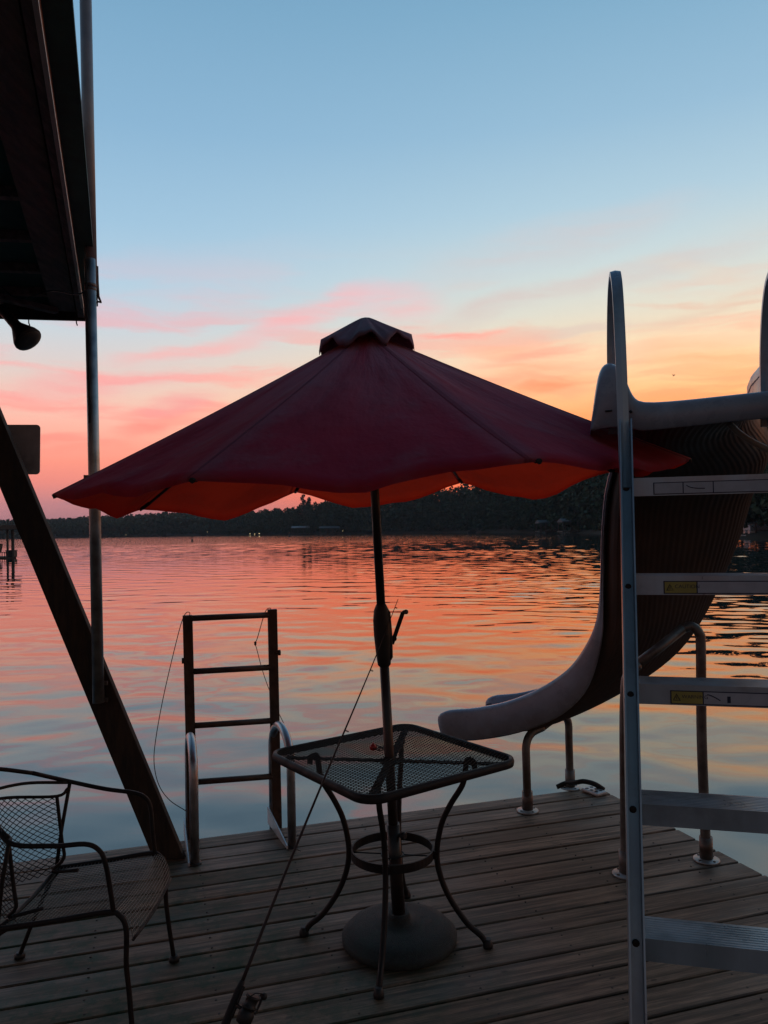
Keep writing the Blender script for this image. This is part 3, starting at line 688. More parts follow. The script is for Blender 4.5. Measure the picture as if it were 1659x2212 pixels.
# canopy
apex = up_(2.435); ex = (Vector((1, 0, 0))-axu*axu.x).normalized(); ey = axu.cross(ex)
NR = 8; Rr_ = 1.172; drop = .592; ang0 = math.radians(22.0)
def canopy_pt(a, s, rimdrop=0.):
    """a angle, s 0..1 from apex to edge"""
    k = ((a-ang0) % (2*math.pi/NR))/(2*math.pi/NR); c = abs(math.sin(math.pi*k))
    chord = math.cos(math.pi/NR)/math.cos((k-.5)*2*math.pi/NR)
    rad = Rr_*s*(1-(1-chord)*.92*1.0)
    z = -drop*(s**1.0)-.010*math.sin(math.pi*s) - .020*c*s*math.sin(math.pi*min(s, 1)) - (.020+.085*max(0, math.sin(a)))*(c**1.3)*s**4
    dd = (math.degrees(a)-158) % 360; dd = dd-360 if dd > 180 else dd; z -= .055*math.exp(-(dd/24)**2)*s**3
    rad *= 1+.004*math.exp(-(((math.degrees(a)-200+180) % 360-180)/20)**2)*s
    wob = .012*math.sin(a*5+s*7)+.008*math.sin(a*11-s*9)+.006*math.sin(a*19+s*4)
    z += wob*s*c
    return apex+ex*math.cos(a)*rad+ey*math.sin(a)*rad+axu*z
def canopy_rows(s0, s1, ns, na, f=canopy_pt):
    rows = []
    for i in range(ns+1):
        s = s0+(s1-s0)*i/ns; rows.append([f(2*math.pi*j/na+ang0, s) for j in range(na+1)])
    return rows
cm = MB(); rows = canopy_rows(.02, 1.0, 26, 96)
# scalloped valance hanging from the rim
last = rows[-1]
for q_, dz in ((.5, .012), (1.0, .03)):
    row = []
    for j, p in enumerate(last):
        k = (j % 12)/12; c = math.sin(math.pi*k)
        hang = (.010+.012*c**.8)*q_
        if k > .0: hang += .002*math.sin(k*40)*c*q_
        rad = (p-apex); rad = (rad-axu*rad.dot(axu)).normalized()
        row.append(p-axu*hang-K*0+rad*(-.006*q_))
    rows.append(row)
cm.grid(rows)
def canopy_mat():
    m = bpy.data.materials.new('faded_red_canvas'); m.use_nodes = True; t = NT(m.node_tree); b = t.n['Principled BSDF']
    co0 = t.new('ShaderNodeTexCoord').outputs['Object']
    off = apex-UB; co = t.mapping(co0, loc=(-off.x, -off.y, 0))
    s = t.new('ShaderNodeSeparateXYZ'); t.put(s.inputs[0], co); x_, y_, z_ = s.outputs
    ang = t.math('ARCTAN2', y_, x_); rad = t.math('SQRT', t.math('ADD', t.math('MULTIPLY', x_, x_), t.math('MULTIPLY', y_, y_)))
    k = t.math('DIVIDE', t.math('SUBTRACT', t.math('ADD', ang, 6.28318), ang0), math.pi/4)
    fr = t.math('FRACT', k); pid = t.math('FLOOR', k)
    edge = t.math('MINIMUM', fr, t.math('SUBTRACT', 1., fr)); ed_ = t.math('MULTIPLY', t.math('MULTIPLY', edge, rad), .785)      # metres from the seam
    seam = t.mr(ed_, .004, .011, 1., 0.); seamw = t.mr(ed_, .012, .07, 1., 0.)
    n1 = t.noise(co, 1.6, 5, .6); nb = t.noise(co, 5., 6, .65)
    ca = t.new('ShaderNodeCombineXYZ'); t.put(ca.inputs[0], t.math('MULTIPLY', ang, 2.6)); t.put(ca.inputs[1], t.math('MULTIPLY', rad, .5))
    n3 = t.noise(ca.outputs[0], 1.3, 4, .6)
    cb = t.new('ShaderNodeCombineXYZ'); t.put(cb.inputs[0], t.math('MULTIPLY', ang, 3.5)); t.put(cb.inputs[1], t.math('MULTIPLY', rad, 2.2))
    n4 = t.noise(cb.outputs[0], 1.4, 4, .6)
    pr = t.new('ShaderNodeTexWhiteNoise', noise_dimensions='1D'); t.put(pr.inputs['W'], pid)
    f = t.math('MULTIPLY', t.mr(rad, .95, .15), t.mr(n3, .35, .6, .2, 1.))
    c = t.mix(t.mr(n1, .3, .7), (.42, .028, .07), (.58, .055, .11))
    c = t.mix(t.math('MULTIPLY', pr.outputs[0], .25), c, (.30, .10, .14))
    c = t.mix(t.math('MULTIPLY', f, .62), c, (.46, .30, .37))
    c = t.mix(t.math('MULTIPLY', t.mr(nb, .5, .72), .35), c, (.40, .22, .27))
    c = t.mix(t.math('MULTIPLY', t.mr(n4, .5, .7), .3), c, (.24, .02, .05))
    c = t.mix(t.math('MULTIPLY', seamw, .35), c, (.42, .24, .30))
    c = t.mix(t.math('MULTIPLY', seam, .45), c, (.20, .03, .06))
    t.put(b.inputs['Base Color'], c); b.inputs['Roughness'].default_value = .9; b.inputs['Specular IOR Level'].default_value = .15
    bn = t.new('ShaderNodeBump'); bn.inputs['Distance'].default_value = .022
    hh = t.math('ADD', t.math('MULTIPLY', n4, 1.), t.math('MULTIPLY', nb, .5)); hh = t.math('ADD', hh, t.math('MULTIPLY', seam, .25))
    t.put(bn.inputs['Height'], hh); t.l.new(bn.outputs[0], b.inputs['Normal'])
    tr = t.new('ShaderNodeBsdfTranslucent'); t.put(tr.inputs[0], t.mix(t.math('MULTIPLY', t.math('ADD', seam, t.mr(nb, .4, .7, 0., .4)), .6), (.8, .045, .012), (.2, .01, .006)))
    mx = t.new('ShaderNodeMixShader'); mx.inputs[0].default_value = .42; t.l.new(b.outputs[0], mx.inputs[1]); t.l.new(tr.outputs[0], mx.inputs[2])
    o = t.n['Material Output']; t.l.new(mx.outputs[0], o.inputs[0]); return m
CM = canopy_mat()
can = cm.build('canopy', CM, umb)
# vent cap
vc = MB(); rows = []
for i in range(11):
    s = i/10
    row = []
    for j in range(97):
        a = 2*math.pi*j/96+ang0; k = (j % 12)/12; c = math.sin(math.pi*k)
        irr = 1+.5*math.sin(a*1.0+.8)*math.sin(a*3+1.3)
        rad = (.004+.193*s)*(1-.07*c*s*irr+.02*math.sin(a*9)*s)
        z = .050-.70*(math.sqrt(rad*rad+.022**2)-.022)+.030*c*irr*s**1.3-.006*s*s+.005*math.sin(a*21)*s
        row.append(apex+ex*math.cos(a)*rad+ey*math.sin(a)*rad+axu*z)
    rows.append(row)
last = rows[-1]; rows.append([p-axu*(.010+.010*(1-math.sin(math.pi*((j % 12)/12)))+.004*math.sin(j*.9)) for j, p in enumerate(last)])
vc.grid(rows); vc.build('vent_cap', mat('faded_cap_canvas', (.20, .10, .13), .9, 0, .35, 5, .003), umb, solid=.002)
MB().lathe(up_(2.36), axu, [(0, .02), (.03, .035), (.06, .03), (.1, .02)], 14).build('top_hub', M['rubber'], umb)
for k in range(NR):
    a = ang0+2*math.pi*k/NR
    pts = [canopy_pt(a, s)-axu*.016 for s in (.03, .25, .5, .75, .985)]
    rbm = MB().tube(pts, .0070, 6).build('rib', M['pole'], umb)
    e_ = canopy_pt(a, 1.0); MB().tube([canopy_pt(a, .955)-axu*.016, e_-axu*.010], [.009, .008], 8).build('rib_tip', M['rubber'], rbm)
    mdp = canopy_pt(a, .52)-axu*.02; MB().tube([up_(1.93)+(mdp-up_(1.93)).normalized()*.02, mdp], .0055, 6).build('strut', M['pole'], umb)
MB().lathe(up_(1.88), axu, [(0, .024), (.01, .034), (.05, .036), (.08, .024)], 16).build('runner_hub', M['rubber'], umb)
# crank housing
ch = MB(); c_ = up_(1.225)
prof = [(-.125, .020), (-.118, .026), (-.07, .031), (0, .035), (.06, .035), (.10, .030), (.118, .022), (.125, .018)]
ch.lathe(c_, axu, prof, 20); ch.lathe(c_+ex*.024-ey*.004, axu, [(-.10, .006), (-.09, .012), (.0, .015), (.09, .012), (.10, .006)], 12)
ch.build('crank_housing', M['rubber'], umb)
k0 = D(852, 1380, 3.10); k1 = D(870, 1324, 3.09); k2 = D(877, 1322, 3.09)
MB().bar(k0-Vector((.01, 0, .02)), k1, .016, .008, side=(1, 0, 0)).tube([k0+Vector((-.015, .03, 0)), k0], .011, 10).build('crank_arm', M['rubber'], umb)
MB().lathe(k1-Vector((.002, 0, -.002)), (1, -.3, .15), [(0, .006), (.006, .008), (.018, .010), (.024, .006)], 12).build('crank_knob', M['galv_dull'], umb)
# base
ub = thing('umbrella_base', 'round domed dark resin base holding the umbrella pole', 'umbrella base', UB)
bp = [(0, .218), (.008, .228), (.03, .230), (.036, .222), (.055, .205), (.068, .165), (.076, .11), (.080, .05), (.10, .045), (.112, .04)]
MB().lathe(UB+K*.001, K, bp, 56).build('weight', M['base'], ub)
MB().tube([UB+K*.09, up_(.47)], .0265, 20).build('stem', M['pole'], ub)
k_ = up_(.43)+Vector((.03, -.02, 0)); MB().tube([up_(.43), k_], .008, 8).lathe(k_, k_-up_(.43), [(0, .012), (.012, .018), (.02, .012)], 10).build('knob', M['rubber'], ub)

# ------------------------------------------------------------------ mesh table
TZ = .745
TC = Vector((.008, 3.125, 0)); e1 = (Vector((.504, 3.048, 0))-Vector((-.08, 2.627, 0))).normalized(); e2 = Vector((-e1.y, e1.x, 0)); HS = .360
tab = thing('patio_table', 'square black iron table with see-through mesh top and curved legs', 'table', TC)
def rsq(h, rc, n=7):
    o = []
    for cx_, cy_, a0 in ((1, 1, 0), (-1, 1, 90), (-1, -1, 180), (1, -1, 270)):
        for k in range(n+1):
            a = math.radians(a0+90*k/n); o.append(((h-rc)*cx_+rc*math.cos(a), (h-rc)*cy_+rc*math.sin(a)))
    return o
rim_pts = [TC+e1*x+e2*y+K*(TZ-.012) for x, y in rsq(HS, .075)]
rim = MB(); sec = [(.0, -.022), (.009, -.019), (.012, -.004), (.008, .008), (-.003, .012), (-.011, .006), (-.011, -.004), (-.007, -.019)]
vs = []; m_ = len(rim_pts)
for p in rim_pts:
    d = (p-TC); d.z = 0
    x, y = d.dot(e1), d.dot(e2); h = HS-.075
    nx = max(abs(x)-h, 0)*(1 if x > 0 else -1); ny = max(abs(y)-h, 0)*(1 if y > 0 else -1); nn = (e1*nx+e2*ny).normalized()
    vs += [p+nn*a+K*b_ for a, b_ in sec]
rim.add(vs, [(i*8+k, ((i+1) % m_)*8+k, ((i+1) % m_)*8+(k+1) % 8, i*8+(k+1) % 8) for i in range(m_) for k in range(8)], True)
rim.build('rim', M['iron'], tab)
def lattice(angles, pitch, half, rc, plane, r=.0011, wdt=None):
    mb = MB()
    for ang in angles:
        dx, dy = math.cos(ang), math.sin(ang); nx, ny = -dy, dx; n = int(half*1.5/pitch)
        for i in range(-n, n+1):
            ox, oy = nx*i*pitch, ny*i*pitch; ins = []
            t = -half*1.6
            while t < half*1.6:
                x, y = ox+dx*t, oy+dy*t; qx, qy = max(abs(x)-(half-rc), 0), max(abs(y)-(half-rc), 0)
                if abs(x) <= half and abs(y) <= half and qx*qx+qy*qy <= rc*rc: ins.append(t)
                t += .006
            if len(ins) > 1:
                a, b_ = ins[0], ins[-1]; mb.tube([plane(ox+dx*a, oy+dy*a), plane(ox+dx*b_, oy+dy*b_)], r, 4)
    return mb
lattice((math.radians(28), math.radians(-28)), .0150, HS-.006, .07, lambda x, y: TC+e1*x+e2*y+K*(TZ-.004), .0016).build('tabletop_mesh', M['iron'], tab)
dg = [(e1+e2).normalized(), (e1-e2).normalized()]
for i, d in enumerate(dg):
    MB().bar(TC-d*.44+K*(TZ-.022-.0065*i), TC+d*.44+K*(TZ-.022-.0065*i), .03, .005, side=d.cross(K)).build('cross_brace', M['iron'], tab)
MB().lathe(TC+K*(TZ-.034), K, [(0, .045), (.008, .045)], 20).build('centre_plate', M['iron'], tab)
feet_dirs = [dg[0], -dg[0], dg[1], -dg[1]]
for d in feet_dirs:
    pr = [(.335, TZ-.05), (.33, TZ-.022), (.305, TZ-.018), (.298, .69), (.285, .63), (.235, .55), (.198, .47), (.178, .36), (.190, .27), (.228, .18), (.292, .09), (.345, .045), (.368, .012)]
    pts = bez([TC+d*a+K*b_ for a, b_ in pr], 5)
    lg = MB().tube(pts, .0115, 10).build('leg', M['iron'], tab)
    MB().lathe(TC+d*.371+K*0.0, K, [(0, .019), (.010, .020), (.02, .017), (.035, .013)], 12).build('foot', M['rubber'], lg)
rg = MB(); n = 48; vs = []
for k in range(n):
    a = 2*math.pi*k/n; d = Vector((math.cos(a), math.sin(a), 0))
    for rr, zz in ((.166, .338), (.166, .372), (.160, .372), (.160, .338)): vs.append(TC+d*rr+K*zz)
rg.add(vs, [(k*4+i, ((k+1) % n)*4+i, ((k+1) % n)*4+(i+1) % 4, k*4+(i+1) % 4) for k in range(n) for i in range(4)])
for d in feet_dirs: rg.bar(TC+d*.158+K*.355, TC+d*.176+K*.355, .03, .03)
ring = rg.build('lower_ring', M['iron'], tab)
sk = MB()
for d in feet_dirs:
    d2 = (d+d.cross(K)*.0).normalized(); sk.tube([TC+d*.162+K*.345, TC+d*.045+K*.345], .0028, 6)
sk.tube([TC+Vector((math.cos(a), math.sin(a), 0))*.045+K*.345 for a in [2*math.pi*k/20 for k in range(20)]], .003, 6, closed=True)
sk.build('spoke_wires', M['iron'], ring)
# red float and tangled line lying on the table
bp_ = Z(806, 1614, TZ+.014)
bb = thing('fishing_float', 'red float with tangled dark line beside the umbrella pole on the table', 'fishing float', bp_)
MB().lathe(bp_-K*.014, K, [(0, .004), (.005, .012), (.014, .016), (.023, .012), (.028, .004), (.034, .003)], 14).build('float_body', M['redplastic'], bb)
pts = []
for k in range(60):
    t = k/59; a = t*6.28*3.3; rr = .014+.02*math.sin(t*7)**2
    c = bp_+Vector((.012+.05*t, .01*math.sin(t*9), 0)); pts.append(c+Vector((math.cos(a)*rr, math.sin(a)*rr, -.010+.012*abs(math.sin(a*1.3)))))
MB().tube(pts, .0022, 6).build('tangled_line', M['string'], bb)

# ------------------------------------------------------------------ fishing rod
rp_ = [D(458, 2290, 2.40), D(487, 2212, 2.455), D(524, 2118, 2.50), D(607, 1908, 2.62), D(697, 1690, 2.76), D(765, 1530, 2.89), D(815, 1410, 3.01), D(860, 1294, 3.11)]
rod = thing('fishing_rod', 'thin black fishing rod leaning past the table against the umbrella pole', 'fishing rod', rp_[0])
bl = bez(rp_[2:], 6); nb_ = len(bl)
MB().tube(bl, [.0062-.0050*(i/(nb_-1))**.8 for i in range(nb_)], 8).build('blank', M['string'], rod)
MB().tube([rp_[0], rp_[1], rp_[1]+(rp_[2]-rp_[1])*.75, rp_[2]], [.013, .0135, .0125, .008], 12).build('grip', M['cork'], rod)
axr = (rp_[2]-rp_[1]).normalized(); rc_ = rp_[1]+(rp_[2]-rp_[1])*.48
side = Vector((.75, -.45, .2)); side = (side-axr*side.dot(axr)).normalized()
rl = MB(); rl.bar(rc_-axr*.035+side*.014, rc_+axr*.055+side*.014, .008, .006, side=side); rl.tube([rc_+side*.014, rc_+side*.05], .0065, 8)
rl.lathe(rc_+side*.066-axr*.035, axr, [(0, .012), (.005, .024), (.03, .026), (.045, .018)], 16); reel = rl.build('reel', M['rubber'], rod)
MB().lathe(rc_+side*.066+axr*.012, axr, [(0, .023), (.004, .026), (.008, .019), (.026, .019), (.030, .025), (.036, .021)], 16).build('spool', M['rubber'], reel)
hp = rc_+side*.066; sd2 = axr.cross(side).normalized(); sd2 = sd2 if sd2.x > 0 else -sd2
MB().tube([hp, hp+sd2*.04, hp+sd2*.042+axr*.03, hp+sd2*.042+axr*.05], .004, 8).lathe(hp+sd2*.038+axr*.05, sd2, [(0, .006), (.006, .011), (.014, .011), (.018, .007)], 10).build('reel_handle', M['rubber'], reel)
MB().tube([hp+axr*.035-sd2*.028, hp+axr*.06-sd2*.02+side*.02, hp+axr*.065+side*.028, hp+axr*.05+sd2*.028], .002, 6).build('bail_wire', M['rubber'], reel)
for t, rr in ((.28, .010), (.55, .007), (.56, .0), (.74, .005), (.88, .004), (.995, .004)):
    if not rr: continue
    i = int(t*(nb_-1)); p = bl[i]; d = (bl[min(i+1, nb_-1)]-bl[max(i-1, 0)]).normalized(); s_ = (side-d*side.dot(d)).normalized(); c = p+s_*(rr+.004); v2 = d.cross(s_)
    MB().tube([c+s_*rr*math.cos(a)+v2*rr*math.sin(a) for a in [6.283*k/12 for k in range(12)]], .0012, 5, closed=True).tube([p, c-s_*rr], .0015, 5).build('line_guide', M['rubber'], rod)

# ------------------------------------------------------------------ patio chair
YF, YN = 3.0, 2.545
chp = Vector((-1.15, 2.77, 0))
cha = thing('patio_chair', 'black iron mesh armchair at the left facing the table', 'chair', chp)
ym = (YF+YN)/2; hw = (YF-YN)/2
def c3(x, s, z): return Vector((x, ym+s*hw, z))          # s=+1 far side, -1 near side
for s in (1, -1):
    ov = 1.07
    dn = 0 if s == 1 else -.035
    pts = [c3(-1.34, .62*s*ov, .757), c3(-1.245, ov*s, .695+dn), c3(-1.10, ov*s, .662+dn*.6), c3(-.99, ov*s, .645), c3(-.945, ov*s, .625), c3(-.925, ov*s, .585), c3(-.915, 1.02*s, .50), c3(-.905, 1.0*s, .415)]
    MB().tube(bez(pts, 5), .0080, 10).build('arm', M['iron'], cha)
    MB().tube([c3(-1.235, ov*s, .695+dn), c3(-1.265, 1.03*s, .52), c3(-1.285, s, .37)], .0072, 10).build('arm_post', M['iron'], cha)
MB().tube(bez([c3(-1.34, .66, .757), c3(-1.43, .33, .797), c3(-1.50, 0, .822), c3(-1.43, -.33, .797), c3(-1.34, -.66, .757)], 6), .0078, 10).build('top_rail', M['iron'], cha)
MB().tube(bez([c3(-1.24, 1.06, .69), c3(-1.37, .6, .722), c3(-1.45, 0, .728), c3(-1.37, -.6, .722), c3(-1.24, -1.06, .67)], 6), .0060, 10).build('middle_rail', M['iron'], cha)
def bk_pt(u, v):                                          # u -1..1 across, v 0..1 up
    top = .655+.04*(1-u*u); z = .37+v*(top-.37)
    return c3(-1.235-.19*(1-u*u)-.03*v, u*.84, z)
for sg_ in (1, -1):
    MB().tube(bez([c3(-1.17, .64*sg_, .395), bk_pt(.90*sg_, .04), bk_pt(sg_, .18), bk_pt(sg_, .4), bk_pt(sg_, .7), bk_pt(sg_, 1.0)], 4), .0065, 8).build('back_side_bar', M['iron'], cha)
MB().tube(bez([c3(-1.24, 1.04, .67)]+[bk_pt(u, 1.0) for u in (1, .5, 0, -.5, -1)]+[c3(-1.24, -1.04, .65)], 5), .0060, 8).build('back_frame', M['iron'], cha)
def surf_lattice(f, nu, nv, k=1.0, seg=40, r=.0014):
    """diamond wires over f(u,v), u in -1..1, v in 0..1"""
    mb = MB(); n = nu+nv
    for sgn in (1, -1):
        for i in range(-nv-1, nu+1):
            pts = []
            for j in range(seg+1):
                v = j/seg; uu = (i+v*nv)/nu
                if 0 <= uu <= 1: pts.append(f(sgn*(2*uu-1), v))
            if len(pts) > 1: mb.tube(pts, r, 4)
    return mb
surf_lattice(bk_pt, 24, 15, r=.0015).build('back_mesh', M['iron'], cha)
def seat_pt(u, v):                                        # v 0 back .. 1 front lip
    sag = .014*(1-u*u)
    if v < .72:
        t = v/.72; return c3(-1.28+t*.38, u*.97, .372+.045*t-sag)
    t = (v-.72)/.28; a = t*1.45
    return c3(-.90+.055*math.sin(a)+.0*t+.012*(1-u*u)*t, u*.97, .417-sag*(1-t)-.06*(1-math.cos(a))-.04*t*t)
mbs = MB()
for i in range(34):
    u = -1+2*i/33; mbs.tube([seat_pt(u, j/24) for j in range(25)], .0013, 4)
for j in range(0, 40):
    v = j/39; mbs.tube([seat_pt(-1+2*i/16, v) for i in range(17)], .0013, 4)
mbs.build('seat_mesh', M['meshlight'], cha)
for s in (1, -1):
    pts = [c3(-1.30, s, .368), c3(-1.1, s, .393), c3(-.93, s, .418), c3(-.885, s, .405), c3(-.865, s, .36), c3(-.866, s, .25), c3(-.858, s*1.0, .16), c3(-.842, s*1.06, .012)]
    lg = MB().tube(bez(pts, 5), .0088, 10).build('leg', M['iron'], cha)
    MB().lathe(c3(-.841, s*1.065, 0), K, [(0, .020), (.012, .020), (.022, .013)], 12).build('foot', M['rubber'], lg)
    pts = [c3(-1.25, s*.98, .372), c3(-1.30, s, .33), c3(-1.375, s*1.06, .18), c3(-1.455, s*1.25, .012)]
    lg = MB().tube(bez(pts, 5), .0082, 10).build('leg', M['iron'], cha)
    MB().lathe(c3(-1.457, s*1.26, 0), K, [(0, .020), (.012, .020), (.022, .013)], 12).build('foot', M['rubber'], lg)
MB().tube([seat_pt(-1+2*i/16, 1.0) for i in range(17)], .005, 8).build('seat_front_bar', M['iron'], cha)
MB().tube([seat_pt(-1+2*i/16, 0) for i in range(17)], .008, 8).build('seat_back_bar', M['iron'], cha)

# ------------------------------------------------------------------ water slide
LE = Vector((.97, -.243, 0)).normalized(); LV = Vector((.243, .97, 0)).normalized()
d0 = 1.80; r0 = D(1373, 2030, d0); r4 = D(1352, 1045, d0*(1+4*.0554)); rdir = (r4-r0)/4
W = .44
slide = thing('water_slide', 'white curved water slide with its aluminium ladder at the deck corner', 'water slide', Vector((1.25, 3.6, 0)))
foot = r0-rdir*(r0.z/rdir.z); topp = r0+rdir*4.62
for i in range(2):
    o = LE*W*i
    rail = MB(); nrm = rdir.normalized().cross(LE).normalized()
    rail.bar(foot+o, topp+o, .035, .004, side=LE)                                       # web facing the climber
    rail.bar(foot+o-LE*.0155+nrm*-.030*1, topp+o-LE*.0155-nrm*.030, .004, .056, side=LE)
    rail.bar(foot+o+LE*.0155-nrm*.030, topp+o+LE*.0155-nrm*.030, .004, .056, side=LE)
    rail.build('ladder_rail', M['alu'], slide)
sgn = -1 if nrm.y > 0 else 1
for k in range(-2, 5):
    c = r0+rdir*k
    a = c+LE*.017; b_ = c+LE*(W-.017)
    st_ = MB(); out_ = -LV
    # tread: channel open below, front face toward climber
    st_.box((a+b_)/2+LV*.036+K*.012, LE, LV, K, (b_-a).length, .105, .004)
    st_.box((a+b_)/2-LV*.0145-K*.0135, LE, LV, K, (b_-a).length, .004, .047)
    st_.box((a+b_)/2+LV*.0865-K*.010, LE, LV, K, (b_-a).length, .004, .040)
    for q_ in range(9): st_.box((a+b_)/2+LV*(-.008+q_*.0108)+K*.0143, LE, LV, K, (b_-a).length-.01, .003, .0008)
    so = st_.build('step', M['alu'], slide)
    if k in (-1, 0, 1, 2, 3, 4):
        for dz in ((-.016,) if k > 1 else (-.004, -.028)):
            p = c-LV*.004+K*dz+K*.0
            MB().lathe(p-LV*.002, -LV, [(0, .0085), (.003, .0085), (.005, .005)], 10).build('bolt', M['rust'], slide)
    fc = (a+b_)/2-LV*.0165-K*.017                            # centre of the front face
    def sticker(name, x0, x1, m, dz=0, h=.034, lift=.0006):
        c_ = a+LE*((x0+x1)/2)-LV*.0165-K*(.017-dz)+(-LV)*lift-LV*.0
        c_ = Vector((c_.x, c_.y, a.z-.017+dz))
        return MB().box(c_, LE, LV, K, x1-x0, .0008, h).build(name, M[m], so)
    def text(s, x, size, dz, m='label_ink'):
        size *= .88
        cu = bpy.data.curves.new('warning_text', 'FONT'); cu.body = s; cu.size = size; cu.extrude = .0002; cu.align_x = 'LEFT'; cu.align_y = 'CENTER'
        tmp = bpy.data.objects.new('tmp_text', cu); COL.objects.link(tmp); bpy.context.view_layer.update()
        me_ = bpy.data.meshes.new_from_object(tmp.evaluated_get(bpy.context.evaluated_depsgraph_get())); bpy.data.objects.remove(tmp); me_.name = 'warning_text'
        me_.materials.clear(); me_.materials.append(M[m])
        o = bpy.data.objects.new('warning_text', me_); COL.objects.link(o); o.parent = so
        p = a+LE*x-LV*(.0165+.0016); p = Vector((p.x, p.y, a.z-.017+dz))
        Mx = Matrix((LE.to_4d(), K.to_4d(), (-LV).to_4d(), Vector((0, 0, 0, 1)))).transposed()
        for i_ in range(3): Mx[3][i_] = 0
        Mx.translation = p-Vector(slide['_o'])
        o.matrix_basis = Mx
    def tri(x, s=.020):
        c_ = a+LE*x-LV*(.0165+.0016); c_ = Vector((c_.x, c_.y, a.z-.017))
        MB().add([c_-LE*s/2-K*s*.42, c_+LE*s/2-K*s*.42, c_+K*s*.5], [(0, 1, 2)]).build('warning_triangle', M['label_ink'], so)
        MB().add([c_-LE*s/3.6-K*s*.32-LV*.0003, c_+LE*s/3.6-K*s*.32-LV*.0003, c_+K*s*.25-LV*.0003], [(0, 1, 2)]).build('warning_triangle', M['label_yellow'], so)
        MB().box(c_-K*s*.08-LV*.0006, LE, LV, K, s*.08, .0002, s*.34).build('warning_triangle', M['label_ink'], so)
    def fine(x0, x1, rows_, seed):
        rnd = random.Random(seed); mb = MB()
        for rw in range(rows_):
            x = x0
            while x < x1-.004:
                wd = rnd.uniform(.004, .012); wd = min(wd, x1-x)
                dz = (rw-(rows_-1)/2)*-.0085; c_ = a+LE*(x+wd/2)-LV*(.0165+.0014); c_ = Vector((c_.x, c_.y, a.z-.017+dz))
                mb.box(c_, LE, LV, K, wd, .0003, .0035); x += wd+rnd.uniform(.002, .004)
        mb.build('fine_print', M['label_ink'], so)
    if k == 4:
        h = .026
        sticker('label_border', .055, .355, 'label_ink', h=.034); 
        for x0, x1 in ((.058, .132), (.135, .210), (.213, .352)): sticker('label_panel', x0, x1, 'label', h=.029, lift=.0012)
        fine(.218, .345, 2, 3); fine(.07, .11, 1, 5)
        cpts = []
        for q_ in range(9):
            c_ = a+LE*(.142+.006*q_)-LV*(.0165+.002); cpts.append(Vector((c_.x, c_.y, a.z-.010-.010*(1-math.exp(-q_*.55)))))
        MB().tube(cpts, .0012, 4).build('slide_pictogram', M['label_ink'], so)
        fine(.192, .206, 1, 8)
    if k == 3:
        sticker('label_border', .072, .42, 'label_ink', h=.034); sticker('label_panel', .157, .417, 'label', h=.029, lift=.0012); sticker('caution_panel', .075, .154, 'label_yellow', h=.029, lift=.0012)
        tri(.088); text('CAUTION', .100, .0155, .002); fine(.19, .36, 2, 9)
    if k == 2:
        sticker('label_border', .078, .42, 'label_ink', h=.034); sticker('label_panel', .157, .417, 'label', h=.029, lift=.0012); sticker('warning_panel', .081, .154, 'label_yellow', h=.029, lift=.0012)
        tri(.093); text('WARNING', .105, .0145, .002); fine(.25, .30, 2, 10); fine(.33, .40, 3, 11)
        cp = []
        for q_ in range(7):
            c_ = a+LE*(.165+.005*q_)-LV*(.0165+.002); cp.append(Vector((c_.x, c_.y, a.z-.008-.014*(q_/6)**1.5)))
        MB().tube(cp, .0013, 4).build('slide_pictogram', M['label_ink'], so)
        c_ = a+LE*.215-LV*.0185; c_ = Vector((c_.x, c_.y, a.z-.019)); MB().box(c_, LE, LV, K, .008, .0004, .016).build('slide_pictogram', M['label_ink'], so)
# grab loops
for i in range(2):
    o = LE*W*i
    b0 = topp+o-rdir*.55; tz = D(1324, 588, b0.y+.12).z
    fr_ = Vector((.058, .30, 0)) if i == 0 else Vector((.075, .30, 0))
    pts = [b0-rdir*.9*0, b0+K*.12+fr_*.1, b0+K*.32+fr_*.2, Vector((0, 0, 0)), ]
    zt_ = tz
    pts = [b0-rdir*.12, b0+K*.10+fr_*.08, Vector((b0.x, b0.y, b0.z+(zt_-b0.z)*.55))+fr_*.14, Vector((b0.x, b0.y, b0.z+(zt_-b0.z)*.86))+fr_*.26, Vector((b0.x, b0.y, zt_-.012))+fr_*.40, Vector((b0.x, b0.y, zt_))+fr_*.52,
           Vector((b0.x, b0.y, zt_-.03))+fr_*.70, Vector((b0.x, b0.y, zt_-.11))+fr_*.86, Vector((b0.x, b0.y, zt_-.24))+fr_*.97, Vector((b0.x, b0.y, b0.z+.16))+fr_*1.0]
    cv = bez(pts, 6)
    mb = MB(); sd = LE
    vs = []; fs = []
    for j_, p in enumerate(cv):
        t_ = (cv[min(j_+1, len(cv)-1)]-cv[max(j_-1, 0)]).normalized(); nn = t_.cross(sd).normalized(); s2 = nn.cross(t_)
        for aa, bb_ in ((-.0155, -.007), (0, -.010), (.0155, -.007), (.0155, .007), (0, .004), (-.0155, .007)): vs.append(p+s2*aa+nn*bb_)
    for j_ in range(len(cv)-1):
        for q_ in range(6): fs.append((j_*6+q_, j_*6+(q_+1) % 6, (j_+1)*6+(q_+1) % 6, (j_+1)*6+q_))
    fs += [tuple(reversed(range(6))), tuple(range(len(vs)-6, len(vs)))]
    mb.add(vs, fs); mb.build('grab_loop', M['alu'], slide)

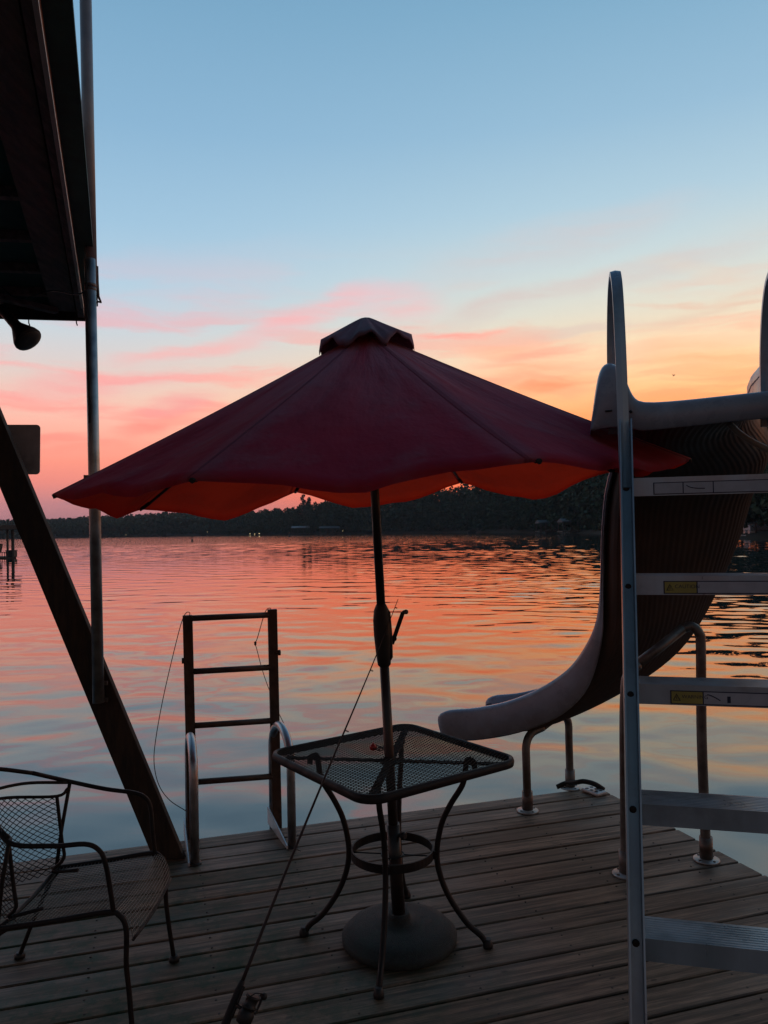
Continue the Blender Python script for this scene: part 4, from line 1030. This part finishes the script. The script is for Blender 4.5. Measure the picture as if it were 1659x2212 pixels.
# entry moulding (profile across the slide seen from the ladder)
TD = 2.36
def prf(x, y):
    # profile plane through rail top, along LE
    v = ray(x, y); o = Vector((0, 0, H)); n_ = LV; p0 = Vector((.70, TD, 0))
    t = (p0-o).dot(n_)/v.dot(n_); return o+v*t
top_p = [(1277, 928), (1281, 890), (1287, 845), (1293, 808), (1300, 788), (1312, 779), (1326, 781), (1340, 792), (1350, 812), (1360, 840), (1370, 858), (1386, 868), (1440, 866), (1520, 858), (1590, 850), (1640, 845), (1690, 839), (1712, 826), (1726, 796), (1740, 772), (1756, 766), (1770, 776), (1780, 800), (1790, 840), (1800, 880)]
bot_p = [(1277, 932), (1290, 928), (1305, 927), (1318, 926), (1330, 926), (1340, 926), (1350, 927), (1358, 928), (1366, 928), (1374, 930), (1382, 931), (1392, 932), (1440, 927), (1520, 918), (1590, 910), (1640, 906), (1690, 902), (1712, 900), (1726, 899), (1740, 898), (1756, 897), (1770, 896), (1780, 895), (1790, 895), (1800, 895)]
n_p = len(top_p)
tp3 = [prf(*q) for q in top_p]; bt3 = [prf(*q) for q in bot_p]
rows = [ [b_+LV*.0 for b_ in bt3], [t*.25+b_*.75-LV*.010 for t, b_ in zip(tp3, bt3)], [t*.6+b_*.4-LV*.010 for t, b_ in zip(tp3, bt3)], [t*.9+b_*.1-LV*.004 for t, b_ in zip(tp3, bt3)], [t+LV*.012 for t in tp3], [t+LV*.10+K*.002 for t in tp3], [t+LV*.30 for t in tp3], [t+LV*.42 for t in tp3]]
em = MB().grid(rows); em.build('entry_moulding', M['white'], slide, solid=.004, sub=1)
ms = MB()
for x0, y0, x1, y1 in ((1307, 890, 1322, 888),):
    a, b_ = prf(x0, y0)-LV*.012, prf(x1, y1)-LV*.012; ms.tube([a, b_], .003, 6)
a, b_ = prf(1360, 888)-LV*.012, prf(1364, 893)-LV*.012; ms.tube([a, b_], .004, 6); ms.build('drain_slot', M['rubber'], slide)

# flume
Ls = [(1318, 796, 2.40), (1320, 816, 2.60), (1325, 872, 2.95), (1338, 948, 3.40), (1312, 1060, 3.72), (1303, 1160, 3.86), (1301, 1255, 3.97), (1294, 1340, 4.06), (1270, 1400, 4.14), (1233, 1448, 4.22), (1171, 1490, 4.32), (1099, 1519, 4.42), (1030, 1533, 4.51), (978, 1537, 4.57)]
cw = [(LE, .56, .08), (LE, .54, .06), (Vector((.985, -.17, 0)), .50, .04), (Vector((1, -.02, 0)), .66, .03), (Vector((.995, .1, 0)), .72, .05), (Vector((.98, .18, 0)), .72, .05), (Vector((.95, .31, 0)), .70, .06), (Vector((.9, .43, 0)), .68, .07), (Vector((.87, .49, 0)), .66, .07), (Vector((.81, .58, 0)), .63, .07), (Vector((.74, .66, 0)), .59, .05), (Vector((.69, .72, 0)), .56, .02), (Vector((.66, .75, 0)), .51, .0), (Vector((.66, .75, 0)), .48, 0)]
Lp = [D(*q) for q in Ls]; Rp = [l+c[0].normalized()*c[1]+K*c[2] for l, c in zip(Lp, cw)]
Lp = bez(Lp, 4); Rp = bez(Rp, 4); ns_ = len(Lp)
def frame(i):
    a, b_ = max(i-1, 0), min(i+1, ns_-1)
    t_ = ((Lp[b_]+Rp[b_])/2-(Lp[a]+Rp[a])/2).normalized(); c = (Rp[i]-Lp[i]); wd = c.length; c.normalize(); n_ = t_.cross(c); n_ = n_ if n_.z < 0 else -n_
    return t_, c, n_.normalized(), wd
rows_o = []; rows_i = []
for i in range(ns_):
    t_, c, n_, wd = frame(i); f = i/(ns_-1); dep = .19 if f < .86 else .19-.06*(f-.86)/.14
    ro = []; ri = []
    mid = (Lp[i]+Rp[i])/2
    for k in range(17):
        a = math.pi*k/16; x = -math.cos(a); s = math.sin(a)**.55; ri.append(mid+c*x*(wd/2-.020)+n_*(dep*s))
    for k in range(137):                                   # lengthwise ribs on the underside
        a = math.pi*k/136; x = -math.cos(a); s = math.sin(a)**.55
        ro.append(mid+c*x*(wd/2-.012)+n_*(dep*s+.006+(.0020*math.cos(math.pi*k/2) if 8 < k < 128 else 0)))
    rows_o.append(ro); rows_i.append(ri)
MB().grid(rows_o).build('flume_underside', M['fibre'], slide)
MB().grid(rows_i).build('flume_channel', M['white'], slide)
for sd_ in (0, 1):
    rows = []
    for i in range(ns_):
        t_, c, n_, wd = frame(i); p = Lp[i] if sd_ == 0 else Rp[i]; c = c if sd_ == 0 else -c; f = i/(ns_-1)
        q0 = min(1, max(0, (f-.45)/.33)); q0 = q0*q0*(3-2*q0)
        w_ = .010+.030*q0; dr = .014+.143*q0
        sec = [(.024, .03), (.020, .0), (.010, -.012), (-.004, -.014), (-w_*.8, -.008), (-w_, .010), (-w_*.95, dr*.6), (-w_*.7, dr), (-.012, dr+.012), (0.0, dr*.9)]
        rows.append([p+c*a+n_*b_ for a, b_ in sec])
    # rounded nose
    t_, c, n_, wd = frame(ns_-1)
    for q_, sc_ in ((.03, .94), (.06, .80), (.078, .55), (.086, .28), (.088, .03)):
        ctr = sum(rows[ns_-1], Vector())/len(rows[0]); rows.append([ctr+(v-ctr)*sc_+t_*q_ for v in rows[ns_-1]])
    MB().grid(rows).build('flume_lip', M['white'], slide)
# exit lip between the two sides
t_, c, n_, wd = frame(ns_-1); rows = []
for dz, dt in ((-.006, 0), (-.004, .02), (.01, .03), (.026, .02), (.028, -.02)):
    rows.append([v+n_*dz+t_*dt for v in rows_i[-1]])
MB().grid(rows).build('exit_edge', M['white'], slide)
# support legs
la, lb_, lc, ld = Z(1140, 1752, 0), Z(1232, 1702, 0), Z(1526, 1858, 0), Z(1352, 1889, 0)
def flange(mb, p):
    mb.lathe(p+K*.0005, K, [(0, .062), (.006, .062), (.008, .058), (.0085, .034), (.012, .030)], 28)
def leg(pts, name='support_leg'):
    l = MB().tube(bez(pts, 6), .0235, 16).build(name, M['galv_dull'], slide)
    p = Vector((pts[0].x, pts[0].y, 0)); f_ = MB(); flange(f_, p); fo = f_.build('flange', mat('flange_zinc', (.4, .39, .37), .5, .5, .3, 20), l)
    MB().tube([p+K*.008, p+K*.115], .031, 16).build('sleeve', M['galv_dull'], l)
    for k in range(4):
        a = k*math.pi/2+.5; q_ = p+Vector((math.cos(a), math.sin(a), 0))*.047
        MB().lathe(q_+K*.007, K, [(0, .007), (.004, .007), (.005, .004)], 6).build('bolt', M['rust'], l)
ta = D(1172, 1571, 4.56); tb = D(1213, 1544, 4.80)
leg([la, D(1137, 1650, 4.485), D(1137, 1608, 4.49), D(1148, 1584, 4.52), ta])
leg([lb_, D(1229, 1600, 4.875), D(1228, 1564, 4.87), D(1222, 1550, 4.84), tb])
MB().tube([ta, (ta+tb)/2+K*.005, tb], .022, 12).build('cross_tube', M['galv_dull'], slide)
leg([lc, D(1516, 1600, 3.79), D(1514, 1400, 3.79), D(1510, 1368, 3.79), D(1494, 1353, 3.80), D(1475, 1358, 3.80)])
leg([ld, D(1349, 1600, 3.66), D(1351, 1490, 3.66), D(1357, 1458, 3.67), D(1378, 1436, 3.70)])
MB().tube([D(1375, 1436, 3.70), D(1425, 1398, 3.75), D(1475, 1358, 3.80)], .0235, 14).build('cross_tube', M['galv_dull'], slide)
MB().tube(bez([D(1575, 915, 2.62), D(1600, 938, 2.62), D(1640, 962, 2.6), D(1700, 985, 2.55), D(1760, 975, 2.5)]), .011, 10).build('water_hose', M['hose'], slide)

# hinge plate and rubber corner by the far slide leg
hp_ = Z(1283, 1713, 0); hx = (Z(1305, 1722, 0)-Z(1262, 1706, 0)).normalized(); hy = K.cross(hx)
hg = thing('hinge_plate', 'pale metal hinge plate with dark holes lying at the deck corner', 'metal plate', hp_)
MB().box(hp_+K*.012, hx, hy, K, .135, .085, .020).build('plate', mat('pale_zinc', (.5, .48, .46), .5, .3, .2, 20), hg, bevel=.008)
for i in (-1, 0, 1):
    for j in (-1, 1):
        MB().lathe(hp_+hx*i*.038+hy*j*.02+K*.0225, K, [(0, .011), (.0015, .010)], 12).build('bolt_hole', M['rubber'], hg)
bc = bez([Z(1203, 1700, .01), Z(1222, 1692, .03), Z(1245, 1690, .06), Z(1262, 1688, .07), Z(1285, 1694, .05), Z(1304, 1706, .012)], 6)
tag(MB().tube(bc, .016, 10, flat=.6).build('rubber_strap', M['rubber'], None), 'black curved rubber bumper strap behind the far slide leg', 'bumper')

# small insect in the sky near the slide
ip = D(1455, 812, 9.0)
ins = MB().lathe(ip-Vector((.009, 0, 0)), (1, 0, .3), [(0, .002), (.006, .006), (.014, .005), (.02, .001)], 8)
ins.add([ip, ip+Vector((.014, 0, .020)), ip+Vector((.022, 0, .012))], [(0, 1, 2)]).add([ip, ip+Vector((-.012, .006, .018)), ip+Vector((-.002, .006, .022))], [(0, 1, 2)])
tag(ins.build('flying_insect', M['rubber'], None), 'tiny dark flying insect in the orange sky left of the slide', 'insect')

hz = bpy.data.materials.new('evening_haze'); hz.use_nodes = True; ht_ = NT(hz.node_tree); ht_.n.clear()
hv = ht_.new('ShaderNodeVolumePrincipled'); hv.inputs['Color'].default_value = (.8, .85, .9, 1); hv.inputs['Density'].default_value = .00022
ho = ht_.new('ShaderNodeOutputMaterial'); ht_.l.new(hv.outputs[0], ho.inputs['Volume'])
tag(MB().box((0, 0, 17), (1, 0, 0), (0, 1, 0), K, 7700, 7700, 44).build('haze', hz), 'thin evening haze over the lake', 'haze', kind='stuff')

# copying tags: drop helper property
for o in bpy.data.objects:
    if '_o' in o.keys(): del o['_o']
